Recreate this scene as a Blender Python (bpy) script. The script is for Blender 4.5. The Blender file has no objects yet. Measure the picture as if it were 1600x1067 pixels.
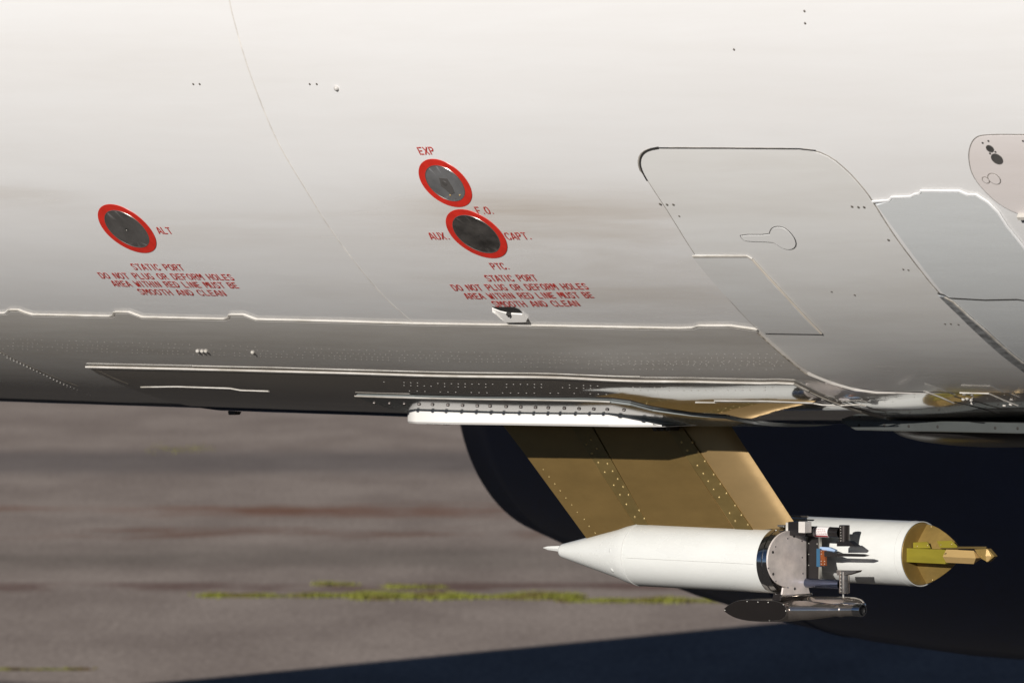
import bpy, bmesh, math, random
from mathutils import Vector, Matrix
from mathutils.geometry import delaunay_2d_cdt
random.seed(7)
D2 = bpy.data; COL = bpy.context.scene.collection; SC = bpy.context.scene

# ------------------------------------------------------------------ camera
TH, FP, DIST, HC, PIT = 0.7468, 10896.0, 21.0, 4.40, 0.0238
sn, cs = math.sin(TH), math.cos(TH)
d0 = Vector((-sn, cs, 0)); rv = Vector((cs, sn, 0)); UP = Vector((0, 0, 1))
fw = d0*math.cos(PIT) - UP*math.sin(PIT); upv = UP*math.cos(PIT) + d0*math.sin(PIT)
CAM = -DIST*d0 + Vector((0, 0, HC))
cam_data = D2.cameras.new('camera'); cam = D2.objects.new('camera', cam_data); COL.objects.link(cam)
M = Matrix.Identity(4)
for i in range(3):
    M[i][0], M[i][1], M[i][2], M[i][3] = rv[i], upv[i], -fw[i], CAM[i]
cam.matrix_world = M
cam_data.sensor_width = 36; cam_data.lens = 36*FP/1600
cam_data.clip_start = 0.5; cam_data.clip_end = 3000
cam_data.dof.use_dof = True; cam_data.dof.focus_distance = 20.2; cam_data.dof.aperture_fstop = 11.0
SC.camera = cam
SC.render.resolution_x, SC.render.resolution_y = 1024, 682

# ------------------------------------------------------------------ light
KX = -0.30; SUN_EL = math.atan(math.tan(math.radians(16.0))*math.cos(math.atan(KX)))            # light travels towards +Y, slightly -X
w = D2.worlds.new('World'); SC.world = w; w.use_nodes = True
nt = w.node_tree; bg = nt.nodes['Background']
sky = nt.nodes.new('ShaderNodeTexSky'); sky.sky_type = 'NISHITA'; sky.sun_disc = False
sky.sun_elevation = SUN_EL; sky.sun_rotation = math.atan2(-KX, -1.0)
sky.air_density = 0.32; sky.dust_density = 0.05; sky.ozone_density = 1.0
nt.links.new(sky.outputs[0], bg.inputs[0]); bg.inputs[1].default_value = 0.05
sl = D2.lights.new('sun', 'SUN'); sl.energy = 5.0; sl.angle = math.radians(0.5); sl.color = (1.0, 0.955, 0.91)
so = D2.objects.new('sun', sl); COL.objects.link(so)
Ld = Vector((KX, 1, 0)).normalized()*math.cos(SUN_EL) - UP*math.sin(SUN_EL)
so.rotation_euler = Ld.to_track_quat('-Z', 'Y').to_euler(); so.location = (0, -20, 12)
SC.view_settings.view_transform = 'Standard'; SC.view_settings.look = 'None'
SC.view_settings.exposure = 0.05; SC.view_settings.gamma = 1.0; SC.view_settings.use_curve_mapping = False

# ------------------------------------------------------------------ geometry helpers
R0 = 1.88; ZC = HC + 1.157
def Rf(X):
    if X > 0.3:
        u = X-.3; return max(R0-.028*u*u/(u+.5)-1.65*(max(u-2.7, 0)/7)**2.4, .02)
    if X < -20:
        u = min((-20-X)/14.0, 1.0); return R0*max(1-u*u, 1e-6)
    return R0
def sst(x, a, b):
    t = min(max((x-a)/(b-a), 0), 1); return t*t*(3-2*t)
def bulge(X, a):
    d = math.degrees(a); return .010*sst(d, 60, 67.5)*(1-sst(d, 69, 92))*sst(X, .75, 1.2)*(1-sst(X, 1.75, 2.15))
def ray(px, py):
    return (fw + rv*((px-800)/FP) + upv*((533.5-py)/FP))
HOFF = 0.0
def hit(px, py):
    """point of the hull seen along a line of sight, as (X, s): s = arc length down the hull"""
    d = ray(px, py); R = R0+HOFF; X = 0
    for _ in range(8):
        a = d.y*d.y + d.z*d.z; b = CAM.y*d.y + (CAM.z-ZC)*d.z; c = CAM.y**2 + (CAM.z-ZC)**2 - R*R
        q = b*b - a*c
        t = (-b - math.sqrt(max(q, 0)))/a
        P = CAM + d*t; R = HOFF+Rf(P.x)+bulge(P.x, math.atan2(-(P.z-ZC), -P.y))
    return (P.x, R0*math.atan2(-(P.z-ZC), -P.y))
def S(X, s, h=0.0):
    a = s/R0; r = Rf(X) + bulge(X, a) + h
    return Vector((X, -r*math.cos(a), ZC - r*math.sin(a)))
def N(X, s):
    e = .004; return (S(X, s+e)-S(X, s-e)).cross(S(X+e, s)-S(X-e, s)).normalized()*NS
NS = 1; NS = 1 if N(0, 1).y < 0 else -1
def onY(px, py, Y):
    d = ray(px, py); t = (Y-CAM.y)/d.y; return CAM + d*t
def onZ(px, py, z=0.0):
    d = ray(px, py); t = (z-CAM.z)/d.z; return CAM + d*t

ROOTLOC = {}
def thing(name, label, cat, loc, group=None):
    o = D2.objects.new(name, None); COL.objects.link(o); o.location = loc; o.empty_display_size = .1
    o['label'] = label; o['category'] = cat
    if group: o['group'] = group
    ROOTLOC[o.name] = Vector(loc); return o
def off(parent):
    while parent is not None:
        if parent.name in ROOTLOC: return ROOTLOC[parent.name]
        parent = parent.parent
    return Vector((0, 0, 0))
def link(name, me, mat, parent=None, label=None, kind=None):
    o = D2.objects.new(name, me); COL.objects.link(o)
    if mat is not None and not me.materials: me.materials.append(mat)
    if parent is not None: o.parent = parent
    if label: o['label'] = label
    if kind: o['kind'] = kind
    return o
def mesh(name, vs, fs, mat, parent=None, smooth=False, label=None, kind=None, bevel=0.0, angle=None):
    of = off(parent)
    me = D2.meshes.new(name); me.from_pydata([tuple(Vector(v)-of) for v in vs], [], fs)
    bm = bmesh.new(); bm.from_mesh(me)
    bmesh.ops.recalc_face_normals(bm, faces=bm.faces)
    if bevel > 0:
        es = [e for e in bm.edges if len(e.link_faces) == 2 and e.calc_face_angle(0) > 0.5]
        bmesh.ops.bevel(bm, geom=es, offset=bevel, segments=2, profile=.6, affect='EDGES')
    bm.to_mesh(me); bm.free()
    if smooth:
        me.shade_smooth()
        if angle: me.set_sharp_from_angle(angle=math.radians(angle))
    return link(name, me, mat, parent, label, kind)

def box_vf(x0, x1, y0, y1, z0, z1):
    vs = [(x, y, z) for x in (x0, x1) for y in (y0, y1) for z in (z0, z1)]
    return vs, [(0,1,3,2), (4,6,7,5), (0,4,5,1), (2,3,7,6), (0,2,6,4), (1,5,7,3)]
def box(name, x0, x1, y0, y1, z0, z1, mat, parent, bevel=0.001, **k):
    vs, fs = box_vf(x0, x1, y0, y1, z0, z1); return mesh(name, vs, fs, mat, parent, bevel=bevel, **k)
def prismY(name, pts, y0, y1, mat, parent, bevel=0.0008, **k):
    n = len(pts); vs = [(x, y0, z) for x, z in pts] + [(x, y1, z) for x, z in pts]
    fs = [tuple(range(n)), tuple(range(2*n-1, n-1, -1))] + [(i, (i+1) % n, n+(i+1) % n, n+i) for i in range(n)]
    return mesh(name, vs, fs, mat, parent, bevel=bevel, **k)
def prismX(name, pts, x0, x1, mat, parent, bevel=0.0008, **k):
    n = len(pts); vs = [(x0, y, z) for y, z in pts] + [(x1, y, z) for y, z in pts]
    fs = [tuple(range(n)), tuple(range(2*n-1, n-1, -1))] + [(i, (i+1) % n, n+(i+1) % n, n+i) for i in range(n)]
    return mesh(name, vs, fs, mat, parent, bevel=bevel, **k)
def lathe_vf(prof, c, axis='X', seg=48, a0=0.0, a1=2*math.pi):
    """prof = [(along, radius)]"""
    vs, fs = [], []; full = abs(a1-a0-2*math.pi) < 1e-6; m = seg if full else seg+1
    for (x, r) in prof:
        for k in range(m):
            t = a0 + (a1-a0)*k/seg; u, v = r*math.cos(t), r*math.sin(t)
            vs.append({'X': (c[0]+x, c[1]+u, c[2]+v), 'Z': (c[0]+u, c[1]+v, c[2]+x), 'Y': (c[0]+u, c[1]+x, c[2]+v)}[axis])
    for i in range(len(prof)-1):
        for k in range(seg):
            a, b = i*m+k, i*m+(k+1) % m
            fs.append((a, b, b+m, a+m))
    return vs, fs, m
def lathe(name, prof, c, mat, parent, axis='X', seg=48, cap=True, angle=28, **k):
    vs, fs, m = lathe_vf(prof, c, axis, seg)
    if cap:
        fs.append(tuple(range(m))); fs.append(tuple(range(len(vs)-m, len(vs))))
    return mesh(name, vs, fs, mat, parent, smooth=True, angle=angle, **k)

# outline on the hull -> raised plate with a chamfered edge
def area(p): return sum(p[i][0]*p[(i+1) % len(p)][1]-p[(i+1) % len(p)][0]*p[i][1] for i in range(len(p)))/2
def densify(p, step=0.04):
    out = []
    for i in range(len(p)):
        a, b = p[i], p[(i+1) % len(p)]; n = max(1, int(math.hypot(b[0]-a[0], b[1]-a[1])/step))
        for j in range(n): out.append((a[0]+(b[0]-a[0])*j/n, a[1]+(b[1]-a[1])*j/n))
    return out
def inset(p, d):
    out = []; n = len(p)
    for i in range(n):
        a, b, c = p[i-1], p[i], p[(i+1) % n]
        e1 = Vector((b[0]-a[0], b[1]-a[1])); e2 = Vector((c[0]-b[0], c[1]-b[1]))
        if e1.length < 1e-9 or e2.length < 1e-9: out.append(b); continue
        e1.normalize(); e2.normalize(); n1 = Vector((-e1.y, e1.x)); n2 = Vector((-e2.y, e2.x)); m = n1+n2
        if m.length < 1e-6: m = n1
        m.normalize(); k = d/max(m.dot(n1), .45); out.append((b[0]+m.x*k, b[1]+m.y*k))
    return out
def chaikin(p, it=1, closed=True):
    for _ in range(it):
        q = []; n = len(p)
        for i in range(n if closed else n-1):
            a, b = p[i], p[(i+1) % n]
            q += [(a[0]*.75+b[0]*.25, a[1]*.75+b[1]*.25), (a[0]*.25+b[0]*.75, a[1]*.25+b[1]*.75)]
        if not closed: q = [p[0]]+q+[p[-1]]
        p = q
    return p
def plate(name, poly, t, mat, parent, base=0.0, ch=0.003, hfun=None, label=None, kind=None, keepn=False):
    poly = list(poly)
    if area(poly) < 0: poly.reverse()
    poly = densify(poly); ins = inset(poly, ch) if ch > 0 else poly
    hf = hfun or (lambda X, s: base+t)
    cv, _, cf = delaunay_2d_cdt([Vector(p) for p in ins], [], [list(range(len(ins)))], 1, 1e-6)[:3]
    bm = bmesh.new(); vv = [bm.verts.new((v.x, v.y, 0)) for v in cv]
    for f in cf: bm.faces.new([vv[i] for i in f])
    s0, s1 = min(v.co.y for v in bm.verts), max(v.co.y for v in bm.verts)
    x0, x1 = min(v.co.x for v in bm.verts), max(v.co.x for v in bm.verts)
    for i in range(1, int((s1-s0)/.04)+1):
        bmesh.ops.bisect_plane(bm, geom=bm.verts[:]+bm.edges[:]+bm.faces[:], plane_co=(0, s0+i*.04, 0), plane_no=(0, 1, 0))
    cuts = [x for x in [i*.5-6 for i in range(14)]+[.7+.045*i for i in range(43)]+[2.8, 3.2] if x0+.004 < x < x1-.004]
    if x1-x0 < .25: cuts = [x0+(x1-x0)*k/4 for k in (1, 2, 3)]
    for x in cuts:
        bmesh.ops.bisect_plane(bm, geom=bm.verts[:]+bm.edges[:]+bm.faces[:], plane_co=(x, 0, 0), plane_no=(1, 0, 0))
    of = off(parent)
    vs = []; nr = []
    bm.verts.ensure_lookup_table()
    for v in bm.verts:
        vs.append(S(v.co.x, v.co.y, hf(v.co.x, v.co.y))-of); nr.append(N(v.co.x, v.co.y))
    fs = [tuple(v.index for v in f.verts) for f in bm.faces]; ntop = len(fs); bm.free()
    if ch > 0:
        b = len(vs); n = len(poly)
        for (x, s) in poly: vs.append(S(x, s, base-.0006)-of)
        for (x, s) in ins: vs.append(S(x, s, hf(x, s))-of)
        fs += [(b+i, b+(i+1) % n, b+n+(i+1) % n, b+n+i) for i in range(n)]
    me = D2.meshes.new(name); me.from_pydata([tuple(v) for v in vs], [], fs); me.update()
    # orient outwards
    flip = []
    for p in me.polygons:
        c = p.center + of; nn = Vector((0, c.y, c.z-ZC)).normalized()
        flip.append(p.normal.dot(nn) < 0)
    fs2 = [tuple(reversed(f)) if fl else f for f, fl in zip(fs, flip)]
    D2.meshes.remove(me); me = D2.meshes.new(name); me.from_pydata([tuple(v) for v in vs], [], fs2); me.update()
    me.shade_smooth()
    cn = []
    for i, p in enumerate(me.polygons):
        for li in p.loop_indices:
            vi = me.loops[li].vertex_index
            cn.append(tuple(nr[vi]) if (i < ntop and (hfun is None or keepn)) else tuple(p.normal))
    me.normals_split_custom_set(cn)
    return link(name, me, mat, parent, label, kind)
def ribbon_poly(pts, wd):
    n = len(pts); L, Rr = [], []
    for i in range(n):
        a = Vector(pts[max(i-1, 0)]); b = Vector(pts[min(i+1, n-1)]); e = (b-a).normalized(); nn = Vector((-e.y, e.x))*(wd/2)
        L.append(tuple(Vector(pts[i])+nn)); Rr.append(tuple(Vector(pts[i])-nn))
    return L+Rr[::-1]
def H(pts): return [hit(*p) for p in pts]
def dens_open(p, step=.05):
    out = [p[0]]
    for a, b in zip(p, p[1:]):
        n = max(1, int(math.hypot(b[0]-a[0], b[1]-a[1])/step))
        out += [(a[0]+(b[0]-a[0])*j/n, a[1]+(b[1]-a[1])*j/n) for j in range(1, n+1)]
    return out
def strip(name, pts, wd, mat, parent, base=.0005, t=.0006, **k):
    """thin raised strip along a line on the hull"""
    pts = dens_open(pts); n = len(pts); vs = []; of = off(parent)
    for i in range(n):
        a = Vector(pts[max(i-1, 0)]); b = Vector(pts[min(i+1, n-1)]); e = (b-a).normalized(); nn = Vector((-e.y, e.x))
        for q, h in ((-.5, base-.001), (-.35, base+t), (.35, base+t), (.5, base-.001)):
            p = Vector(pts[i])+nn*wd*q; vs.append(S(p.x, p.y, h))
    fs = [(4*i+j, 4*i+j+1, 4*i+j+5, 4*i+j+4) for i in range(n-1) for j in range(3)]
    return mesh(name, vs, fs, mat, parent, smooth=True, angle=35, **k)
def dome_vf(P, n, r, h, seg=8):
    n = n.normalized(); a = n.orthogonal().normalized(); b = n.cross(a); vs = []
    for q, hh in ((1, -h*.3), (.75, h*.62)):
        vs += [P+(a*math.cos(2*math.pi*k/seg)+b*math.sin(2*math.pi*k/seg))*r*q+n*hh for k in range(seg)]
    vs.append(P+n*h)
    fs = [(k, (k+1) % seg, seg+(k+1) % seg, seg+k) for k in range(seg)] + [(seg+k, seg+(k+1) % seg, 2*seg) for k in range(seg)]
    return vs, fs
def domes(name, items, mat, parent, kind='stuff', seg=8, **k):
    V, F = [], []
    for (P, n, r, h) in items:
        vs, fs = dome_vf(P, n, r, h, seg); o = len(V); V += vs; F += [tuple(i+o for i in f) for f in fs]
    return mesh(name, V, F, mat, parent, smooth=True, kind=kind, **k)

# ------------------------------------------------------------------ materials
def newmat(name):
    m = D2.materials.new(name); m.use_nodes = True; t = m.node_tree; return m, t, t.nodes['Principled BSDF']
def nd(t, ty, **k):
    n = t.nodes.new(ty)
    for a, b in k.items(): setattr(n, a, b)
    return n
def mat(name, col, rough=.4, metal=0.0, var=.12, scale=(6, 6, 6), bump=0.0, bscale=60, coat=0.0, rvar=.08, spec=.5, col2=None):
    m, t, p = newmat(name)
    tc = nd(t, 'ShaderNodeTexCoord'); mp = nd(t, 'ShaderNodeMapping'); mp.inputs['Scale'].default_value = scale
    t.links.new(tc.outputs['Object'], mp.inputs[0])
    n1 = nd(t, 'ShaderNodeTexNoise'); n1.inputs['Scale'].default_value = 1; n1.inputs['Detail'].default_value = 6; n1.inputs['Roughness'].default_value = .62
    t.links.new(mp.outputs[0], n1.inputs['Vector'])
    rp = nd(t, 'ShaderNodeValToRGB'); rp.color_ramp.elements[0].position = .3; rp.color_ramp.elements[1].position = .7
    c2 = col2 or tuple(c*(1-var) for c in col); c1 = tuple(min(c*(1+var*.5), 1) for c in col) if not col2 else col
    rp.color_ramp.elements[0].color = (*c2, 1); rp.color_ramp.elements[1].color = (*c1, 1)
    t.links.new(n1.outputs['Fac'], rp.inputs[0]); t.links.new(rp.outputs[0], p.inputs['Base Color'])
    p.inputs['Metallic'].default_value = metal; p.inputs['Specular IOR Level'].default_value = spec
    mr = nd(t, 'ShaderNodeMapRange'); mr.inputs['To Min'].default_value = max(rough-rvar, .02); mr.inputs['To Max'].default_value = rough+rvar
    t.links.new(n1.outputs['Fac'], mr.inputs['Value']); t.links.new(mr.outputs[0], p.inputs['Roughness'])
    if coat: p.inputs['Coat Weight'].default_value = coat; p.inputs['Coat Roughness'].default_value = .08
    if bump:
        n2 = nd(t, 'ShaderNodeTexNoise'); n2.inputs['Scale'].default_value = bscale; n2.inputs['Detail'].default_value = 3
        t.links.new(tc.outputs['Object'], n2.inputs['Vector'])
        b = nd(t, 'ShaderNodeBump'); b.inputs['Strength'].default_value = 1; b.inputs['Distance'].default_value = bump
        t.links.new(n2.outputs['Fac'], b.inputs['Height']); t.links.new(b.outputs[0], p.inputs['Normal'])
    return m
def hull_paint(name, col, grime, amount, rough=.22, wave=.0025, rr=.3, stains=()):
    """airliner paint: gloss, faint oil-canning of the skin, streaks of grime running along the hull"""
    m, t, p = newmat(name); L = t.links.new
    tc = nd(t, 'ShaderNodeTexCoord')
    def noise(sc, det=5, ro=.6, dist=0):
        mp = nd(t, 'ShaderNodeMapping'); mp.inputs['Scale'].default_value = sc; L(tc.outputs['Object'], mp.inputs[0])
        n = nd(t, 'ShaderNodeTexNoise'); n.inputs['Scale'].default_value = 1; n.inputs['Detail'].default_value = det
        n.inputs['Roughness'].default_value = ro; n.inputs['Distortion'].default_value = dist; L(mp.outputs[0], n.inputs['Vector']); return n
    a = noise((.55, 2.6, 5.5), 6, .6, .4); b = noise((2.2, 14, 30), 5, .7); c = noise((45, 60, 60), 3, .7)
    def ramp(n, lo, hi):
        r = nd(t, 'ShaderNodeMapRange'); r.inputs['From Min'].default_value = lo; r.inputs['From Max'].default_value = hi; L(n.outputs['Fac'], r.inputs['Value']); return r
    ra, rb, rc = ramp(a, .42, .72), ramp(b, .45, .8), ramp(c, .66, .8)
    def mul(x, k):
        n = nd(t, 'ShaderNodeMath', operation='MULTIPLY'); L(x, n.inputs[0]); n.inputs[1].default_value = k; return n.outputs[0]
    def add(x, y):
        n = nd(t, 'ShaderNodeMath', operation='ADD'); L(x, n.inputs[0]); L(y, n.inputs[1]); n.use_clamp = True; return n.outputs[0]
    fac = add(add(mul(ra.outputs[0], amount), mul(rb.outputs[0], amount*.45)), mul(rc.outputs[0], amount*.35))
    sp = nd(t, 'ShaderNodeSeparateXYZ'); L(tc.outputs['Object'], sp.inputs[0])
    for (xa, xb, xs_, zc_, zw, k, nsc) in stains:     # streaks trailing along the hull
        def sm(o, a, b, c=0., d=1.):
            q = nd(t, 'ShaderNodeMapRange'); q.interpolation_type = 'SMOOTHSTEP'
            for n_, v_ in (('From Min', a), ('From Max', b), ('To Min', c), ('To Max', d)): q.inputs[n_].default_value = v_
            L(o, q.inputs['Value']); return q.outputs[0]
        def mm(x, y):
            q = nd(t, 'ShaderNodeMath', operation='MULTIPLY'); L(x, q.inputs[0]); L(y, q.inputs[1]); return q.outputs[0]
        m1 = mm(sm(sp.outputs[0], xa-xs_, xa+xs_), sm(sp.outputs[0], xb-xs_, xb+xs_, 1, 0))
        m2 = mm(sm(sp.outputs[2], zc_-zw*1.6, zc_), sm(sp.outputs[2], zc_, zc_+zw*.55, 1, 0))
        nn = noise(nsc, 5, .65, .3); fac = add(fac, mul(mm(mm(m1, m2), sm(nn.outputs['Fac'], .3, .65)), k))
    mx = nd(t, 'ShaderNodeMix', data_type='RGBA'); mx.inputs[6].default_value = (*col, 1); mx.inputs[7].default_value = (*grime, 1)
    L(fac, mx.inputs[0]); L(mx.outputs[2], p.inputs['Base Color'])
    mr = nd(t, 'ShaderNodeMapRange'); mr.inputs['To Min'].default_value = rough; mr.inputs['To Max'].default_value = rough+rr
    L(fac, mr.inputs['Value']); L(mr.outputs[0], p.inputs['Roughness'])
    wv = noise((1.6, 3.2, 3.2), 2, .5); wv2 = noise((5, 26, 26), 2, .5)
    s1 = add(wv.outputs['Fac'], mul(wv2.outputs['Fac'], .12)); s1.node.use_clamp = False
    bp = nd(t, 'ShaderNodeBump'); bp.inputs['Strength'].default_value = 1; bp.inputs['Distance'].default_value = wave
    L(s1, bp.inputs['Height']); L(bp.outputs[0], p.inputs['Normal'])
    p.inputs['Specular IOR Level'].default_value = .55
    return m
def SX(px, py): return hit(px, py)[0]+8
def SZ(px, py): q = hit(px, py); return S(*q).z
HULL = hull_paint('hull_white', (.81, .805, .79), (.56, .51, .45), .13, .20, stains=[
    (SX(660, 340), SX(1150, 400), .55, SZ(800, 340), .24, .75, (.45, 3.5, 5)), (SX(690, 330), SX(900, 350), .4, SZ(800, 322), .09, .5, (.8, 7, 12)), (SX(150, 330), SX(720, 380), .3, SZ(400, 345), .10, .22, (.6, 9, 14)),
    (SX(-100, 290), SX(120, 300), .2, SZ(40, 300), .08, .3, (.8, 8, 10)), (SX(500, 470), SX(1200, 480), .3, SZ(800, 455), .12, .35, (.5, 5, 8))])
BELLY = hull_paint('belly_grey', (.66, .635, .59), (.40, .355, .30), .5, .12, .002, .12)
BELLY2 = hull_paint('belly_dark', (.21, .185, .15), (.11, .092, .07), .5, .06, .0016, .08)  # base partly darkened for shade and ground reflection under the belly
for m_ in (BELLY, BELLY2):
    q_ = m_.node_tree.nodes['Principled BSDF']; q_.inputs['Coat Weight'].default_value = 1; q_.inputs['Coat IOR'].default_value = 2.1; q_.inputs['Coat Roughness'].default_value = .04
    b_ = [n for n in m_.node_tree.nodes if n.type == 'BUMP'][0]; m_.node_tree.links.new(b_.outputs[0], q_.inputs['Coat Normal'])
DOORM = hull_paint('door_white', (.76, .755, .73), (.48, .43, .36), .26, .20)
DOORP = hull_paint('door_lower', (.72, .72, .70), (.44, .4, .35), .3, .2)
PATCH = hull_paint('patch_bluegrey', (.66, .68, .675), (.46, .46, .44), .25, .25)
HATCH = hull_paint('hatch_pink', (.70, .655, .63), (.52, .46, .42), .3, .35)
for m_ in (HULL, DOORM, DOORP, PATCH):
    q_ = m_.node_tree.nodes['Principled BSDF']; q_.inputs['Coat Weight'].default_value = .8; q_.inputs['Coat IOR'].default_value = 1.75; q_.inputs['Coat Roughness'].default_value = .1
    b_ = [n for n in m_.node_tree.nodes if n.type == 'BUMP'][0]; m_.node_tree.links.new(b_.outputs[0], q_.inputs['Coat Normal'])
EDGE = mat('bare_edge', (.66, .635, .59), .35, 0, .45, (9, 30, 30), col2=(.36, .33, .28))
LIP = mat('lip_white', (.74, .72, .68), .4)
GAP = mat('matt_black', (.02, .018, .016), .8)
JOINTG = mat('door_joint_grey', (.30, .275, .24), .6, var=.6, scale=(18, 18, 18))
SEAM = mat('seam_sealant', (.50, .46, .39), .5, var=.3, scale=(20, 20, 20))
SEAMD = mat('seam_dark', (.13, .115, .095), .5, var=.4, scale=(25, 25, 25))
RED = mat('red_paint', (.60, .03, .018), .35, var=.18, scale=(30, 30, 30))
REDT = mat('red_stencil', (.50, .04, .03), .5, var=.25, scale=(60, 60, 60))
STEELD = mat('port_steel', (.17, .16, .15), .5, .6, .3, (14, 14, 14), .0004, 300)
STEELL = mat('port_rim', (.55, .53, .48), .3, .9)
WHITE = mat('pod_white', (.66, .665, .63), .28, 0, .05, (5, 12, 12), .0003, 14, coat=.15)
FAIR = mat('fairing_white', (.78, .76, .72), .45, 0, .06, (4, 9, 9))
GOLD = mat('bronze_paint', (.21, .135, .045), .36, .55, .18, (3, 9, 9), .0004, 30)
GOLD2 = mat('bronze_light', (.30, .20, .085), .36, .5, .12, (3, 9, 9), .0003, 22)
OLIVE = mat('bronze_olive', (.17, .118, .04), .36, .5, .2, (8, 20, 20))
GOLDR = mat('rivet_brass', (.42, .31, .13), .3, .6)
GOLDE = mat('primer_gold', (.30, .20, .06), .4, .3, .25, (14, 14, 14), .0006, 60)
GREEN = mat('primer_olive', (.23, .19, .015), .45, .15, .15, (6, 30, 30))
BRASS = mat('brass', (.62, .42, .17), .35, .35, .1)
CHROME = mat('chrome', (.55, .56, .58), .12, 1.0, .15, (10, 10, 10))
STEEL = mat('brushed_steel', (.80, .72, .66), .42, .3, .25, (22, 22, 22), .0002, 120)
STEELP = mat('polished_steel', (.62, .56, .51), .16, .95, .2, (9, 9, 9), .0004, 40)
DARK = mat('dark_bronze', (.05, .042, .038), .3, .6, .3, (12, 12, 12))
BLACK = mat('black_metal', (.016, .014, .014), .3, .2)  # also blackens block and rail faces that mirror dark surroundings
BLUE = mat('blue_part', (.03, .11, .2), .4, .2)
PALEB = mat('pale_blue_fin', (.30, .42, .6), .4)
COPPER = mat('copper_plate', (.35, .10, .03), .35, .7, .4, (40, 40, 40))
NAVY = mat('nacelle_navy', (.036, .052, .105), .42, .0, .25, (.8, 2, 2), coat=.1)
LABELW = mat('label_white', (.75, .72, .7), .5)
GREYW = mat('wing_grey', (.42, .43, .44), .4, 0, .15, (1, 1, 1))

def ground_mat():
    m, t, p = newmat('tarmac'); L = t.links.new
    g = nd(t, 'ShaderNodeNewGeometry')
    def dot(v):
        n = nd(t, 'ShaderNodeVectorMath', operation='DOT_PRODUCT'); L(g.outputs['Position'], n.inputs[0]); n.inputs[1].default_value = v; return n.outputs['Value']
    u = dot((-sn, cs, 0)); v = dot((cs, sn, 0))          # across and along the paving lanes
    cb = nd(t, 'ShaderNodeCombineXYZ'); L(v, cb.inputs[0]); L(u, cb.inputs[1])
    def noise(sc, det=5, ro=.6, off=(0, 0, 0)):
        mp = nd(t, 'ShaderNodeMapping'); mp.inputs['Scale'].default_value = sc; mp.inputs['Location'].default_value = off; L(cb.outputs[0], mp.inputs[0])
        n = nd(t, 'ShaderNodeTexNoise'); n.inputs['Scale'].default_value = 1; n.inputs['Detail'].default_value = det; n.inputs['Roughness'].default_value = ro
        L(mp.outputs[0], n.inputs['Vector']); return n.outputs['Fac']
    def rng(x, a, b, c=0., d=1., smooth=True):
        r = nd(t, 'ShaderNodeMapRange'); r.interpolation_type = 'SMOOTHSTEP' if smooth else 'LINEAR'
        for k, q in (('From Min', a), ('From Max', b), ('To Min', c), ('To Max', d)): r.inputs[k].default_value = q
        L(x, r.inputs['Value']); return r.outputs[0]
    def op(o, a, b):
        n = nd(t, 'ShaderNodeMath', operation=o)
        for i, q in enumerate((a, b)):
            if isinstance(q, (int, float)): n.inputs[i].default_value = q
            else: L(q, n.inputs[i])
        return n.outputs[0]
    def band(c, hw, soft, lo, hi, sc, of):              # stained lane at distance c along the lane axis, broken by noise
        wob = op('ADD', u, op('MULTIPLY', op('SUBTRACT', noise((.25, .02, 1), 3, .5, of), .5), hw*1.6))
        d = op('ABSOLUTE', op('SUBTRACT', wob, c), 0)
        f = rng(d, hw, hw+soft, 1, 0); return op('MULTIPLY', f, rng(noise(sc, 4, .6, of), lo, hi))
    base = nd(t, 'ShaderNodeMix', data_type='RGBA'); base.inputs[6].default_value = (.35, .29, .25, 1); base.inputs[7].default_value = (.47, .395, .34, 1)
    L(rng(noise((.5, .16, 1), 6, .65), .3, .7), base.inputs[0]); cur = base.outputs[2]
    fine = nd(t, 'ShaderNodeMix', data_type='RGBA', blend_type='MULTIPLY'); fine.inputs[0].default_value = 1
    fv = rng(noise((14, 4.5, 1), 9, .85), .3, .7, .55, 1.42, False); cf = nd(t, 'ShaderNodeCombineColor'); [L(fv, cf.inputs[i]) for i in range(3)]
    L(cur, fine.inputs[6]); L(cf.outputs[0], fine.inputs[7]); cur = fine.outputs[2]
    for c, hw, soft, lo, hi, sc, of, colr, k in [
        (U(722), 1.6, 5.0, .0, .3, (.2, .05, 1), (3, 1, 0), (.15, .14, .14, 1), .55),
        (U(797), .8, 2.2, .42, .66, (.3, .25, 1), (7, 4, 0), (.24, .10, .055, 1), .75),
        (U(833), .6, 1.4, .46, .62, (.4, .3, 1), (1, 9, 0), (.22, .11, .07, 1), .6),
        (U(917), .3, .9, .4, .6, (.5, .3, 1), (5, 2, 0), (.16, .085, .07, 1), .7),
        (U(870), .8, 3, .2, .6, (.3, .2, 1), (8, 2, 0), (.16, .145, .12, 1), .45)]:
        x = nd(t, 'ShaderNodeMix', data_type='RGBA'); L(op('MULTIPLY', band(c, hw, soft, lo, hi, sc, of), k), x.inputs[0])
        L(cur, x.inputs[6]); x.inputs[7].default_value = colr; cur = x.outputs[2]
    near = nd(t, 'ShaderNodeMix', data_type='RGBA'); L(rng(u, U(1120)-6, U(1120)-4, 1, 0), near.inputs[0]); L(cur, near.inputs[6])  # unseen near side darkened to cut light bounced onto belly and pylon
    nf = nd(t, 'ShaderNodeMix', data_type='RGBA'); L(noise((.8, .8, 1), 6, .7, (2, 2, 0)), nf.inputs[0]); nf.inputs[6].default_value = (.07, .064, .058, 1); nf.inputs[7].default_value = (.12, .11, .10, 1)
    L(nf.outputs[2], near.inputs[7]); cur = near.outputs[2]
    L(cur, p.inputs['Base Color']); p.inputs['Roughness'].default_value = 1; p.inputs['Specular IOR Level'].default_value = 0
    return m
def U(py, px=800):
    return onZ(px, py).dot(d0)
TARMAC = ground_mat()
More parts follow.
